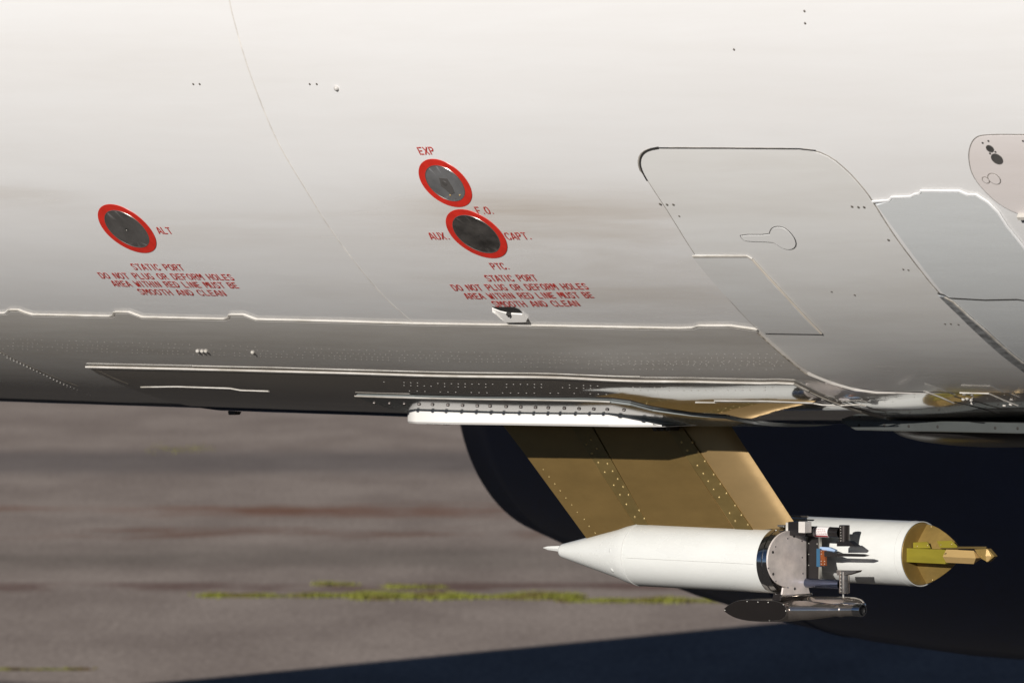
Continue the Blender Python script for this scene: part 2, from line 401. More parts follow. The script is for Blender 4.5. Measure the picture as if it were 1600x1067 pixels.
def grass_mat():
    m, t, p = newmat('grass'); tc = nd(t, 'ShaderNodeTexCoord'); n = nd(t, 'ShaderNodeTexNoise'); n.inputs['Scale'].default_value = 2.2; n.inputs['Detail'].default_value = 4
    t.links.new(tc.outputs['Object'], n.inputs['Vector']); r = nd(t, 'ShaderNodeValToRGB')
    r.color_ramp.elements[0].color = (.10, .065, .02, 1); r.color_ramp.elements[1].color = (.19, .20, .025, 1)
    r.color_ramp.elements[0].position = .36; r.color_ramp.elements[1].position = .55
    t.links.new(n.outputs['Fac'], r.inputs[0]); t.links.new(r.outputs[0], p.inputs['Base Color']); p.inputs['Roughness'].default_value = .7
    return m
GRASS = grass_mat()

# ------------------------------------------------------------------ ground
vs = []; fs = []; G = [-1500, -300, -100, -60, -40, -25, -10, 0, 10, 25, 40, 60, 100, 300, 1500]
for y in G:
    for x in G: vs.append((x, y, 0))
n = len(G)
fs = [(j*n+i, j*n+i+1, (j+1)*n+i+1, (j+1)*n+i) for j in range(n-1) for i in range(n-1)]
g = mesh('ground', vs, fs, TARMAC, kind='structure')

def grass_band(px0, px1, py, count, hh, depth, label, lump):
    V, F = [], []
    for _ in range(count):
        px = random.uniform(px0, px1)
        k = .5+.5*math.sin(px*lump)*math.sin(px*lump*.37+1)
        if random.random() > .35+.65*k: continue
        P = onZ(px, py) + d0*random.gauss(0, depth*(.35+.65*k)) + rv*random.gauss(0, .05)
        h = hh*random.uniform(.35, 1)*(.45+.55*k); a = random.uniform(0, 6.28); b = Vector((math.cos(a), math.sin(a), 0))*random.uniform(.006, .014)
        tp = P + Vector((random.gauss(0, .02), random.gauss(0, .02), h)); o = len(V)
        V += [P-b, P+b, tp]; F.append((o, o+1, o+2))
    me = D2.meshes.new('grass'); me.from_pydata([tuple(v) for v in V], [], F)
    o = link('grass', me, GRASS, kind='stuff'); o['label'] = label; o['category'] = 'grass'
grass_band(560, 900, 934, 15000, .09, .16, 'long sunlit strip of green grass in a tarmac joint behind the aircraft', .035)
grass_band(320, 600, 932, 6000, .06, .10, 'thin brownish left end of the grass strip behind the aircraft', .06)
grass_band(880, 1150, 940, 6000, .07, .12, 'thin right end of the grass strip, partly behind the white pod', .05)
grass_band(500, 550, 914, 500, .06, .08, 'small tuft just above the left part of the grass strip', .12)
grass_band(610, 690, 918, 800, .06, .10, 'small clump just above the middle of the grass strip', .1)
grass_band(0, 135, 1046, 900, .03, .06, 'low brown weeds in a joint at the lower left, beside the shadow', .09)
grass_band(230, 330, 702, 200, .05, .9, 'faint tufts along the dark far joint of the tarmac', .05)

# ------------------------------------------------------------------ aircraft
air = thing('aircraft', 'white airliner-size jet with dirty grey belly, bronze pylon and dark engine', 'aircraft', (-8, 0, 0))
xs = [-34+14*i/10 for i in range(10)] + [-20+.5*i for i in range(33)] + [-3.6+.12*i for i in range(36)] + [.7+.045*i for i in range(43)] + [2.65+.12*i for i in range(18)] + [4.8+.26*i for i in range(20)] + [9.98]
vs, fs = [], []; NA = 360
for x in xs:
    for k in range(NA):
        vs.append(S(x, R0*2*math.pi*k/NA))
for i in range(len(xs)-1):
    for k in range(NA):
        fs.append((i*NA+k, i*NA+(k+1) % NA, (i+1)*NA+(k+1) % NA, (i+1)*NA+k))
fus = mesh('fuselage', vs, fs, HULL, air, smooth=True)

# belly panels with proud upper laps
HOFF = .006
SB = R0*2.35
def belly(name, top, t, m, base, ch=.004, **k):
    T = H(top); return plate(name, T+[(T[-1][0], SB), (T[0][0], SB)], t, m, air, base=base, ch=ch, **k)
seam1 = [(-1100, 476.5), (-260, 488.5), (-20, 491), (8, 490), (14, 485), (28, 485), (38, 489), (50, 492.5), (171, 495), (177, 493), (178, 488.5), (201, 488.5), (222, 496.5),
         (350, 499.5), (357, 497), (358, 492.5), (380, 492.5), (400, 500), (546, 503.5), (800, 509), (1060, 514), (1082, 513), (1090, 510), (1140, 510), (1183, 516)]
s1 = H(seam1); L2px = [(1183, 516), (1225, 552), (1262, 581), (1300, 596), (1335, 606), (1370, 611), (1450, 613), (1700, 615)]
top = s1 + H([(1187, 520), (1228, 556), (1262, 584), (1300, 599), (1335, 609), (1370, 614), (1450, 616), (1600, 617), (1760, 619)])
XL0 = hit(1335, 610)[0]
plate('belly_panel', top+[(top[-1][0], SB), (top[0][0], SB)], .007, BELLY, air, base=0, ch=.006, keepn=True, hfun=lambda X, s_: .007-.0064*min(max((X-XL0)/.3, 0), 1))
strip('lap_edge', dens_open(s1, .03), .009, EDGE, air, base=.0062, t=.0011)
HOFF = .0125
seam2 = [(135, 574), (300, 577.5), (556, 584), (900, 592), (1080, 597), (1190, 599.5), (1215, 599), (1240, 600), (1262, 611), (1300, 629), (1340, 643)]
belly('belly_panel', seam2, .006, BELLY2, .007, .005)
strip('lap_edge', dens_open(H(seam2[:9]), .03), .0125, EDGE, air, base=.0118, t=.003)
strip('lap_edge', H([(300, 574.5), (430, 577), (556, 581), (640, 583), (1000, 591.5)]), .005, EDGE, air, base=.0072, t=.001)
strip('skin_seam', H([(1240, 599), (1262, 611), (1300, 628), (1345, 643)]), .006, SEAM, air, base=.013, t=.001)
# small raised doublers
HOFF = .0135
def doub(px, w1, m=EDGE): strip('doubler_edge', H(px), w1, m, air, base=.0128, t=.0022)
doub([(220, 605), (276, 604.3), (360, 607), (376, 610), (420, 611.5)], .0045)
doub([(1087, 628.8), (1118, 629.2)], .006); doub([(1118, 627), (1200, 627.6), (1272, 630.5)], .018); doub([(1268, 630), (1285, 633), (1310, 634), (1345, 632.5), (1352, 634.5)], .010)
doub([(1500, 614), (1545, 615), (1590, 634)], .006); doub([(1443, 611), (1470, 621), (1490, 630)], .006)
strip('skin_seam', H([(-60, 520), (0, 553), (40, 573), (80, 591), (120, 606)]), .006, SEAMD, air, base=.0075, t=.001)
strip('skin_seam', H([(150, 578), (180, 592), (200, 600)]), .005, SEAMD, air, base=.0135, t=.001)
strip('skin_seam', H([(1325, 634), (1350, 641), (1385, 650)]), .010, GAP, air, base=.0135, t=.001)
strip('skin_seam', H([(1490, 630), (1530, 640), (1560, 648)]), .007, GAP, air, base=.0085, t=.001)

# circumferential seam
HOFF = 0.0
L1 = [(350, -60), (357, 0), (380, 85), (405, 155), (430, 215), (452, 255), (480, 300), (510, 350), (550, 405), (600, 465), (645, 504)]
strip('skin_seam', H(chaikin(L1, 1, False)), .007, mat('seam_faint', (.69, .665, .62), .4, var=.25, scale=(20, 20, 20)), air, base=.0004, t=.0003)

# cargo door
door_px = [(1030, 231.5), (1140, 232), (1250, 233), (1275, 236), (1300, 247), (1325, 268), (1345, 290), (1362, 312), (1395, 365), (1430, 412), (1466, 457), (1520, 508), (1600, 576),
           (1680, 606), (1690, 613), (1600, 612.5), (1450, 611), (1370, 609), (1335, 604), (1300, 594), (1262, 579), (1225, 550), (1183, 513), (1130, 456), (1087, 398), (1050, 338), (1020, 293),
           (1005, 270), (1000.5, 255), (1003, 243), (1013, 234.5)]
dp = chaikin(H(door_px), 1)
if area(dp) < 0: dp.reverse()
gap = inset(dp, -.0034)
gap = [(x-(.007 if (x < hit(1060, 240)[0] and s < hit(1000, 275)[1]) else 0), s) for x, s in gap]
door = plate('cargo_door', dp, .0016, DOORM, air, base=.0006, ch=.0012, label='large flush door with rounded upper corners and keyhole-shaped handle')
plate('door_joint', gap, .0008, JOINTG, door, base=.0002, ch=.0006)  # grey ribbon coloured in for the gap around the door
strip('door_gap', H(chaikin([(1012, 282), (1004, 268), (1000.2, 255), (1002.5, 243), (1012, 234.5), (1030, 231.2)], 2, False)), .0085, GAP, door, base=.0012, t=.0012)  # shade in the gap's upper-left corner laid on as a black strip
strip('door_gap', H([(1028, 231.3), (1140, 231.7), (1250, 232.7), (1275, 235.5)]), .004, GAP, door, base=.0012, t=.0011)
strip('door_edge', H([(1184, 516), (1205, 535), (1228, 555), (1262, 582)]), .005, mat('edge_broken', (.62, .56, .46), .5, 0, .8, (60, 60, 60), col2=(.06, .05, .04)), door, base=.0068, t=.0012)
strip('door_edge', H([(1186, 518), (1205, 536), (1228, 556), (1262, 583.5), (1300, 598), (1335, 607.5), (1370, 612)]), .005, EDGE, door, base=.0022, t=.0018)
plate('lower_door_panel', H([(1082, 400), (1086, 397), (1168, 397.5), (1176, 402), (1230, 462), (1286, 520.5), (1195, 519)]), .0035, DOORP, door, base=.0022, ch=.004)
strip('panel_edge', H([(1084, 399), (1168, 398.5), (1176, 403)]), .010, EDGE, door, base=.0052, t=.0014)
strip('panel_edge', H([(1176, 403), (1210, 440), (1230, 462), (1258, 492), (1284, 519)]), .007, mat('panel_edge_beige', (.68, .62, .53), .5), door, base=.0052, t=.0014)
# keyhole handle
key = [(1157, 366), (1203, 366), (1204, 360), (1208, 355), (1216, 353), (1226, 355), (1236, 363), (1243, 373), (1245, 382), (1240, 388), (1231, 389), (1222, 386), (1213, 380), (1207, 377), (1166, 376), (1160, 372)]
kp = chaikin(H(key), 1)
if area(kp) < 0: kp.reverse()
plate('handle_gap', inset(kp, -.0022), .0006, GAP, door, base=.0022, ch=.0004)
plate('handle', kp, .0012, DOORM, door, base=.0027, ch=.001)

# blue grey doubler aft of the door, hatch, drip strip
pp = H([(1368, 318), (1380, 314), (1390, 311.5), (1396, 306.5), (1424, 306), (1430, 302.5), (1438, 301), (1440, 297), (1500, 297.5), (1513, 303), (1526, 303), (1545, 315), (1560, 330), (1575, 353), (1600, 384),
        (1640, 440), (1720, 560), (1700, 600), (1640, 580), (1606, 569), (1526, 503), (1471, 455), (1436, 410), (1401, 363)])
plate('skin_doubler', pp, .0045, PATCH, air, base=0, ch=.005, label='blue-grey repair plate with a bright stepped upper edge')
strip('doubler_edge', H([(1364, 314), (1390, 312), (1394, 307), (1424, 306), (1430, 302.5), (1437, 301.5), (1440, 297), (1500, 297.5), (1513, 303), (1526, 303), (1545, 315), (1560, 330), (1575, 353), (1600, 384), (1620, 412)]),
      .0075, mat('edge_bright', (.86, .86, .85), .4), air, base=.0038, t=.0016)
strip('skin_seam', H([(1466, 456), (1476, 459), (1484, 463.5), (1540, 466.5), (1590, 465.5), (1620, 470)]), .0045, GAP, air, base=.0047, t=.001)
plate('scuff_strip', H([(1467, 459), (1477, 460), (1490, 467), (1540, 510), (1600, 562), (1650, 600), (1640, 604), (1592, 572), (1530, 520), (1498, 489)]), .003, mat('worn_metal', (.42, .43, .43), .38, .5, .6, (30, 60, 60), .001, 90), air, base=.0046, ch=.002)
strip('scuff_edge', H([(1477, 461), (1490, 468), (1540, 512), (1600, 564)]), .009, EDGE, air, base=.0076, t=.001)
hp = chaikin(H([(1600, 211), (1536, 211), (1522, 217), (1515, 232), (1514, 250), (1520, 275), (1540, 300), (1565, 322), (1600, 338), (1660, 345), (1720, 330), (1715, 250), (1680, 212)]), 2)
if area(hp) < 0: hp.reverse()
hat = plate('hatch', hp, .0012, HATCH, air, base=.0006, ch=.001, label='pinkish white flush hatch with two dark round vents')
plate('hatch_gap', inset(hp, -.0025), .0005, SEAMD, hat, base=.0001, ch=.0003)
def disc_on(name, px, py, r, m, parent, base, t=.0008, n=28, ch=.0006, r2=None):
    X, s = hit(px, py); return plate(name, [(X+r*math.cos(2*math.pi*k/n), s+(r2 or r)*math.sin(2*math.pi*k/n)) for k in range(n)], t, m, parent, base=base, ch=ch)
disc_on('vent', 1547.5, 232, .0125, STEELD, hat, .0018); disc_on('vent', 1558.5, 248, .0185, STEELD, hat, .0018)
for a, b in ((1536, 223), (1545, 220), (1547.5, 239.5), (1556, 237), (1599, 220)): disc_on('screw', a, b, .0035, GAP, hat, .0018, n=8)
for a, b, r in ((1541, 281, .012), (1554, 279, .020)):
    q = disc_on('screw_cap', a, b, r, SEAMD, hat, .0018, .0004, ch=.0003); disc_on('screw_cap', a, b, r-.0022, HATCH, hat, .0022, .0006, ch=.0004)
box_c = H([(1591, 333), (1640, 333), (1640, 339), (1594, 339)]); plate('hatch_stop', box_c, .012, EDGE, hat, base=.002, ch=.002)
strip('skin_seam', H([(1594, 339.5), (1640, 339.5)]), .008, GAP, hat, base=.003, t=.003)

# static ports
def ring_plate(name, X, s, r0, r1, h, m, parent, n=72):
    vs, fs = [], []
    for r, hh in ((r0, h-.0006), (r0+.0006, h), (r1-.0006, h), (r1, h-.0008)):
        for k in range(n): vs.append(S(X+r*math.cos(2*math.pi*k/n), s+r*math.sin(2*math.pi*k/n), hh))
    for i in range(3):
        for k in range(n): fs.append((i*n+k, i*n+(k+1) % n, (i+1)*n+(k+1) % n, (i+1)*n+k))
    return mesh(name, vs, fs, m, parent, smooth=True, angle=30)
PORTMAT = {}
def port(px, py, ro, ri, kind):
    X, s = hit(px, py); lab = {'alt': 'round static port marked ALT, red ring', 'exp': 'smaller round port under EXP with a dark square plate', 'aux': 'dark round static port between AUX. and CAPT.'}[kind]
    ring = ring_plate('static_port', X, s, ri, ro, .0016, RED, air); ring['label'] = lab
    ring_plate('port_rim', X, s, ri-.0022, ri+.0004, .0022, STEELL, ring)
    pm = {'alt': STEELD, 'exp': mat('port_exp', (.25, .25, .25), .42, .5, .25, (14, 14, 14)), 'aux': mat('port_aux', (.13, .12, .11), .34, .6, .8, (9, 14, 14))}[kind]
    plate('metal_plate', [(X+(ri-.002)*math.cos(2*math.pi*k/48), s+(ri-.002)*math.sin(2*math.pi*k/48)) for k in range(64)], .0012, pm, ring, base=.0002, ch=.0003)
    holes = []
    for k in range(6):
        a = k*math.pi/3+.4; holes.append((S(X+ri*.86*math.cos(a), s+ri*.86*math.sin(a), .0012), N(X, s), .0022, .0006))
    if kind != 'alt': domes('plate_screws', holes, STEELL if kind == 'exp' else GAP, ring)
    if kind == 'alt':
        disc_on('port_hole', px, py, .006, GAP, ring, .0013, .0006, n=16); disc_on('port_pin', px, py+1.2, .0022, EDGE, ring, .0019, .0008, n=10)
    if kind == 'exp':
        q = H([(686, 277), (699, 278.5), (707, 291), (711, 301), (705, 304), (697, 296), (690, 291)])
        plate('square_plate', q, .001, mat('exp_dark', (.09, .085, .08), .5), ring, base=.0012, ch=.0006); disc_on('port_hole', 695, 286, .009, STEELD, ring, .0022, .0006, n=14)
        for a, b in ((704, 304.5), (719, 304.5)): disc_on('port_pin', a, b, .0028, BRASS, ring, .0022, .0012, n=8)
    if kind == 'aux':
        disc_on('port_hole', 748, 368, .004, GAP, ring, .0014, .0006, n=10)
port(198.5, 358, .0990, .0757, 'alt'); port(695.8, 286.6, .0862, .0640, 'exp'); port(744.6, 366, .0968, .0750, 'aux')

# stencil lettering
G_ = {
 'A': [[(0, 0), (.38, .92)], [(.52, 1), (1, 0)], [(.34, .3), (.74, .3)]],
 'B': [[(.05, 0), (.05, 1)], [(.32, .95), (.72, .95), (.88, .76), (.72, .54), (.32, .54)], [(.5, .5), (.8, .48), (.95, .26), (.75, .05), (.3, .05)]],
 'C': [[(.95, .75), (.8, .94), (.55, .97)], [(.36, .97), (.1, .8), (.04, .5), (.1, .2), (.36, .03)], [(.55, .03), (.8, .06), (.95, .25)]],
 'D': [[(.06, 0), (.06, 1)], [(.32, .95), (.7, .92), (.95, .65), (.95, .35), (.7, .08), (.32, .05)]],
 'E': [[(.08, 0), (.08, 1)], [(.34, .94), (.95, .94)], [(.34, .5), (.85, .5)], [(.34, .06), (.95, .06)]],
 'F': [[(.08, 0), (.08, 1)], [(.34, .94), (.95, .94)], [(.34, .5), (.8, .5)]],
 'G': [[(.95, .8), (.75, .96), (.55, .97)], [(.36, .97), (.1, .8), (.04, .5), (.1, .2), (.36, .03)], [(.55, .03), (.92, .1), (.92, .45), (.6, .45)]],
 'H': [[(.06, 0), (.06, 1)], [(.94, 0), (.94, 1)], [(.3, .5), (.7, .5)]],
 'I': [[(.5, 0), (.5, 1)]],
 'L': [[(.08, 0), (.08, 1)], [(.34, .06), (.95, .06)]],
 'M': [[(.02, 0), (.02, 1)], [(.2, .98), (.5, .35), (.8, .98)], [(.98, 1), (.98, 0)]],
 'N': [[(.05, 0), (.05, .9)], [(.2, .95), (.8, .05)], [(.95, .1), (.95, 1)]],
 'O': [[(.42, .97), (.12, .82), (.03, .5), (.12, .18), (.42, .03)], [(.6, .97), (.88, .82), (.97, .5), (.88, .18), (.6, .03)]],
 'P': [[(.08, 0), (.08, 1)], [(.34, .94), (.75, .94), (.92, .73), (.75, .48), (.34, .48)]],
 'R': [[(.08, 0), (.08, 1)], [(.34, .94), (.75, .94), (.92, .73), (.75, .5), (.34, .5)], [(.6, .4), (.95, 0)]],
 'S': [[(.92, .8), (.7, .95), (.3, .95), (.08, .75), (.25, .57), (.42, .53)], [(.58, .47), (.8, .42), (.94, .24), (.72, .05), (.3, .05), (.06, .2)]],
 'T': [[(.0, .94), (.4, .94)], [(.6, .94), (1, .94)], [(.5, 0), (.5, .8)]],
 'U': [[(.06, 1), (.06, .3), (.2, .08), (.4, .04)], [(.6, .04), (.82, .08), (.94, .3), (.94, 1)]],
 'W': [[(0, 1), (.2, .02)], [(.32, .05), (.5, .75), (.68, .05)], [(.8, .02), (1, 1)]],
 'X': [[(0, 0), (.42, .45)], [(.58, .55), (1, 1)], [(0, 1), (.95, .02)]],
 '.': [[(.3, .09), (.62, .09)]], ' ': []}
def stencil(txt, pxl, pxr, py, Hh=.0275, sw=.0042, parent=None, m=None):
    X0, s0 = hit(pxl, py); X1, s1_ = hit(pxr, py); sm = (s0+s1_)/2 if txt else s0
    wts = [.55 if c in 'I.' else (.75 if c == ' ' else (1.12 if c in 'MW' else 1.0)) for c in txt]
    gapw = .32; tot = sum(wts)+gapw*(len(txt)-1); unit = (X1-X0)/tot
    x = X0; V, F = [], []
    for c, wd in zip(txt, wts):
        for st in G_[c]:
            pts = [(x+q[0]*wd*unit if c not in 'I.' else x+(q[0])*wd*unit, sm+Hh*(.5-q[1])) for q in st]
            for a, b in zip(pts, pts[1:]):
                va, vb = Vector(a), Vector(b); e = (vb-va).normalized(); nn = Vector((-e.y, e.x))*sw/2; ex = e*sw*(.12)
                qs = [va-nn-ex, vb-nn+ex, vb+nn+ex, va+nn-ex]; o = len(V)
                V += [S(q.x, q.y, .0011) for q in qs]; F.append((o, o+1, o+2, o+3))
        x += (wd+gapw)*unit
    # tiny per-quad lift keeps crossing strokes from sharing a plane
    V2 = []
    for i, v in enumerate(V):
        nrm = Vector((0, v.y, v.z-ZC)).normalized(); V2.append(v+nrm*(((i//4) % 7)*.00006))
    o = mesh('stencil_text', V2, F, m or REDT, parent or air)
    return o
stencil('ALT', 246, 267, 360)
for tx, a, b, y in (('STATIC PORT', 207, 285, 417), ('DO NOT PLUG OR DEFORM HOLES', 157, 362, 431.5), ('AREA WITHIN RED LINE MUST BE', 177, 369, 444), ('SMOOTH AND CLEAN', 218, 350, 456.5)): stencil(tx, a, b, y)
stencil('EXP', 654, 678, 235.6, .0255); stencil('F.O.', 744, 770, 328.5); stencil('AUX.', 671, 701, 368.5); stencil('CAPT.', 790, 829, 368.5); stencil('PTC.', 767.5, 794, 415.5)
for tx, a, b, y in (('STATIC PORT', 759, 838, 434), ('DO NOT PLUG OR DEFORM HOLES', 706, 918, 448), ('AREA WITHIN RED LINE MUST BE', 726, 926, 461.3), ('SMOOTH AND CLEAN', 770, 904, 474)): stencil(tx, a, b, y)

# overboard drain scoop under the lettering
Z = lambda pts, sx, ox, oy: [(a/sx+ox, b/sx+oy) for a, b in pts]
wp = H(Z([(385, 275), (560, 330), (700, 362), (820, 372), (1025, 385), (1080, 440), (1130, 488), (1125, 515), (700, 522), (640, 505), (560, 440), (480, 360)], 13.33, 740, 460))
sc0, sc1 = min(p[1] for p in wp), max(p[1] for p in wp)
scoop = plate('drain_scoop', wp, .01, LIP, air, base=.0, ch=.0008, hfun=lambda X, s:   .002+.009*(s-sc0)/(sc1-sc0), label='small drain scoop with a white lip under the right lettering')
plate('scoop_opening', H(Z([(385, 258), (500, 260), (700, 256), (850, 262), (950, 305), (1022, 383), (820, 376), (700, 366), (560, 334)], 13.33, 740, 460)), .0012, GAP, scoop, base=.0006, ch=.0006)
plate('scoop_pin', H(Z([(700, 345), (790, 365), (780, 400), (755, 412), (735, 380)], 13.33, 740, 460)), .009, GAP, scoop, base=.003, ch=.0005)
plate('scoop_lip', H(Z([(380, 285), (480, 362), (560, 445), (640, 508), (700, 524), (1135, 517), (1136, 492), (700, 497), (600, 440), (480, 340)], 13.33, 740, 460)), .010, LIP, scoop, base=.0, ch=.003)

# little screws, drains and nicks
sc = []
for a, b in ((302, 132), (312, 132), (484, 132), (495, 132), (1032, 318), (1043, 319), (1053, 319), (1332, 322), (1342, 323), (1351, 323), (1389, 374), (1257, 18), (1258, 37), (1147, 78)):
    X, s = hit(a, b); sc.append((S(X, s, .0008 if b > 300 else 0), N(X, s), .0042, .0012))
domes('screws', [(P+n_*(.0022 if P.z < ZC-.9 and P.x > .8 else 0), n_, r, h) for P, n_, r, h in sc], SEAMD, air)
sc = []
for a, b in ((310, 545), (317, 545), (323, 545), (396, 547)):
    X, s = hit(a, b); sc.append((S(X, s, .007), N(X, s), .007, .007))
for a, b in ((1512, 619), (1520, 626), (1506, 620), (1518, 621), (1570, 630), (1580, 628)):
    X, s = hit(a, b); sc.append((S(X, s, .007), N(X, s), .006, .005))
domes('drain_studs', sc, EDGE, air)
X, s = hit(526, 138); domes('drain_nipple', [(S(X, s, 0), N(X, s), .009, .009)], mat('nipple', (.5, .48, .45), .4), air, kind=None)

# rivet rows
HOFF = .007
riv = []
def row(px0, px1, py, dpy=0.0, step=.0215, r=.0026, base=.007, drop=.35, h=.00045):
    X0, s0 = hit(px0, py); X1, s1_ = hit(px1, py+dpy); n = int(abs(X1-X0)/step)
    for i in range(n):
        if random.random() < drop: continue
        f = i/n; X = X0+(X1-X0)*f; s_ = s0+(s1_-s0)*f; riv.append((S(X, s_, base), N(X, s_), r, h))
for y, st in ((541, .03), (547, .0215), (552, .0215), (556.5, .0215)): row(-10, 1225, y-12, 24, st, drop=.3)
for y in (562, 567, 573): row(820, 1235+(y-562)*1.4, y, 4, .024)
HOFF = .0135
for y in (600, 604.5): row(600, 1230, y-3, 8, .027, base=.0132, h=.0008)
for y in (611,): row(640, 960, y, 6, .03, base=.0132, h=.0008)
for y in (618, 623): row(1270, 1420, y, 5, .024, base=.0132)
row(1380, 1590, 618, 3, .04, base=.0075); row(1385, 1600, 624, 4, .028, base=.0075)
for k in range(26):
    X, s = hit(0+k*5.2, 556+k*2.5); riv.append((S(X, s-.03, .007), N(X, s), .003, .001)); riv.append((S(X, s+.03, .007), N(X, s), .003, .001))
domes('rivets', riv, BELLY, air, seg=6)
HOFF = 0.0
riv = []
for k in range(30):                                   # rows either side of the upper skin joints, faint
    X, s = hit(360+0*k, 2); 
for (y, a, b) in ((500, 1190, 1260), (398.5, 1090, 1160)): pass
for a, b in ((1062, 337), (1100, 417), (1110, 418), (1122, 418), (1178, 502), (1190, 503), (1412, 420), (1420, 421), (1477, 505), (1486, 505), (1498, 506), (1300, 455), (1336, 460)):
    X, s = hit(a, b); riv.append((S(X, s, .0026), N(X, s), .0035, .001))
domes('door_screws', riv, SEAMD, door, seg=6)

# ------------------------------------------------------------------ keel fairing
HOFF = .018; YF = -0.42
rim = plate('fairing_base', H([(556, 619.5), (600, 620.5), (800, 624.5), (955, 628), (985, 632), (1020, 641), (1080, 649), (1135, 653)])+[(hit(1135, 653)[0], SB), (hit(556, 619.5)[0], SB)], .006, mat('fairing_base_paint', (.24, .26, .255), .10, 0, .12, (3, 9, 9)), air, base=.0135, ch=.004)
strip('gap_line', H([(640, 617), (800, 621), (955, 624.5), (985, 628.5), (1020, 638), (1080, 647), (1140, 652)]), .008, GAP, rim, base=.0137, t=.0008)
strip('lap_edge', H([(556, 619), (600, 620.5), (800, 624.5), (955, 628)]), .014, EDGE, rim, base=.0185, t=.002)
bolt = None
for i, bx in enumerate((585, 609, 632, 655, 676, 700, 723, 746, 766, 791, 814, 837, 857, 882, 905, 928, 949, 975)):
    by = 628.5+(bx-585)*.028
    X, s = hit(bx, by); P = S(X, s, .0195)
    if bolt is None:
        vs, fs, m_ = lathe_vf([(0, .0055), (.0025, .0055), (.0042, .0035)], (0, 0, 0), 'Z', 6); fs.append(tuple(range(12, 18)))
        me = D2.meshes.new('bolt'); me.from_pydata(vs, [], fs); me.materials.append(DARK); bolt = me
    o = D2.objects.new('bolt', bolt); COL.objects.link(o); o.parent = rim; o.location = P-off(air); o.rotation_euler = N(X, s).to_track_quat('Z', 'X').to_euler()
HOFF = 0.0
# white block under it
fx = [(637, 645, 661), (640, 638, 661), (650, 637, 662), (700, 637.5, 663), (800, 640, 664.2), (950, 643.5, 666.5), (965, 645, 666.7), (985, 650, 666.8), (1005, 656, 666.8), (1020, 661, 666.8), (1034, 665, 667)]
vs, fs = [], []; m_ = 0
prof = []
for i, (x, y0, y1) in enumerate(fx):
    shrink = .30 if i == 0 else (.10 if i == 1 else 0)
    taper = max(0, (x-950)/84.0)
    Yn = YF*(1-shrink*.5)*(1-.25*taper)
    P0 = onY(x, y0, Yn); P1 = onY(x, y1, Yn)
    zt = ZC-math.sqrt(R0**2-Yn**2)+.0; X_ = P1.x
    prof.append((X_, Yn, max(P0.z, P1.z+.002), P1.z))
for (X_, Yn, zt, zb) in prof:
    b = .006
    sec = [(Yn*.8, zt+.003), (Yn+.006, zt+.001), (Yn, zt-.002), (Yn, zb+b), (Yn+b, zb), (-Yn-b, zb), (-Yn, zb+b), (-Yn, zt), (-Yn*.8, zt+.003)]
    vs += [(X_, y, z) for y, z in sec]
ns = 9
for i in range(len(prof)-1):
    for k in range(ns): fs.append((i*ns+k, i*ns+(k+1) % ns, (i+1)*ns+(k+1) % ns, (i+1)*ns+k))
fs.append(tuple(range(ns))); fs.append(tuple(range(len(vs)-ns, len(vs))))
fair = mesh('keel_fairing', vs, fs, FAIR, air, smooth=True, angle=25, label='bright white shallow fairing under the belly')
zb = prof[3][3]
for a in (672, 684, 698): 
    P = onY(a, 664, -.2); box('fairing_foot', P.x-.006, P.x+.006, -.21, -.19, zb-.012, zb+.004, DARK, fair)
P = onY(360, 640, 0); q0 = onY(358, 636, 0); q1 = onY(376, 636, 0)
ZB = ZC-R0; prismY('drain_mast', [(onY(357, 632, 0).x, ZB+.02), (onY(376, 632, 0).x, ZB+.02), (onY(375, 641, 0).x, onY(375, 641, 0).z), (onY(371, 648, 0).x, onY(371, 648, 0).z), (onY(361, 648, 0).x, onY(361, 648, 0).z)], -.012, .012, DARK, air, bevel=.002)

# keel strip and black blister under the nose end
P0 = onY(1312, 661, -.29); P1 = onY(1336, 672, -.29); P2 = onY(1760, 681, -.29)
kb = [(P0.x, P0.z+.004), (P0.x+.02, P0.z+.012), (P2.x, P2.z+.03), (P2.x, P2.z), (P1.x, P1.z)]
ks = prismY('keel_strip', kb, -.29, .29, mat('keel_grey', (.06, .065, .062), .35, 0, .2, (6, 6, 6)), air, bevel=.004)
its = []
for a in (1342, 1382, 1420, 1465, 1555, 1590): P = onY(a, 664+(a-1342)*.02, -.29); its.append((P, Vector((0, -1, .1)), .005, .002))
domes('keel_screws', its, GAP, ks)
Pc = onY(1545, 668, 0.0); hb = abs(onY(1545, 698, 0).z-Pc.z); wb = (onY(1600, 668, 0).x-onY(1400, 668, 0).x)*.68
vs, fs = [], []; NU, NV = 28, 32
for i in range(NU+1):
    u = -1+2*i/NU; r = math.sqrt(max(1-u*u, 0))
    for k in range(NV):
        t = 2*math.pi*k/NV; vs.append((Pc.x+.03+u*wb, .27*r*math.cos(t), Pc.z+hb*r**.8*math.sin(t)))
fs = [(i*NV+k, i*NV+(k+1) % NV, (i+1)*NV+(k+1) % NV, (i+1)*NV+k) for i in range(NU) for k in range(NV)]
mesh('belly_blister', vs, fs, mat('blister_black', (.02, .018, .017), .3), air, smooth=True)

# ------------------------------------------------------------------ bronze pylon (Y about 0)
YS = -.022; ZPOD = onY(1100, 871, 0).z; RP = .0925
def pl(px, py, Y=YS): P = onY(px, py, Y); return (P.x, P.z)
def pext(name, pts, y0, y1, m, parent, **k): return prismY(name, [pl(*p) for p in pts], y0, y1, m, parent, **k)
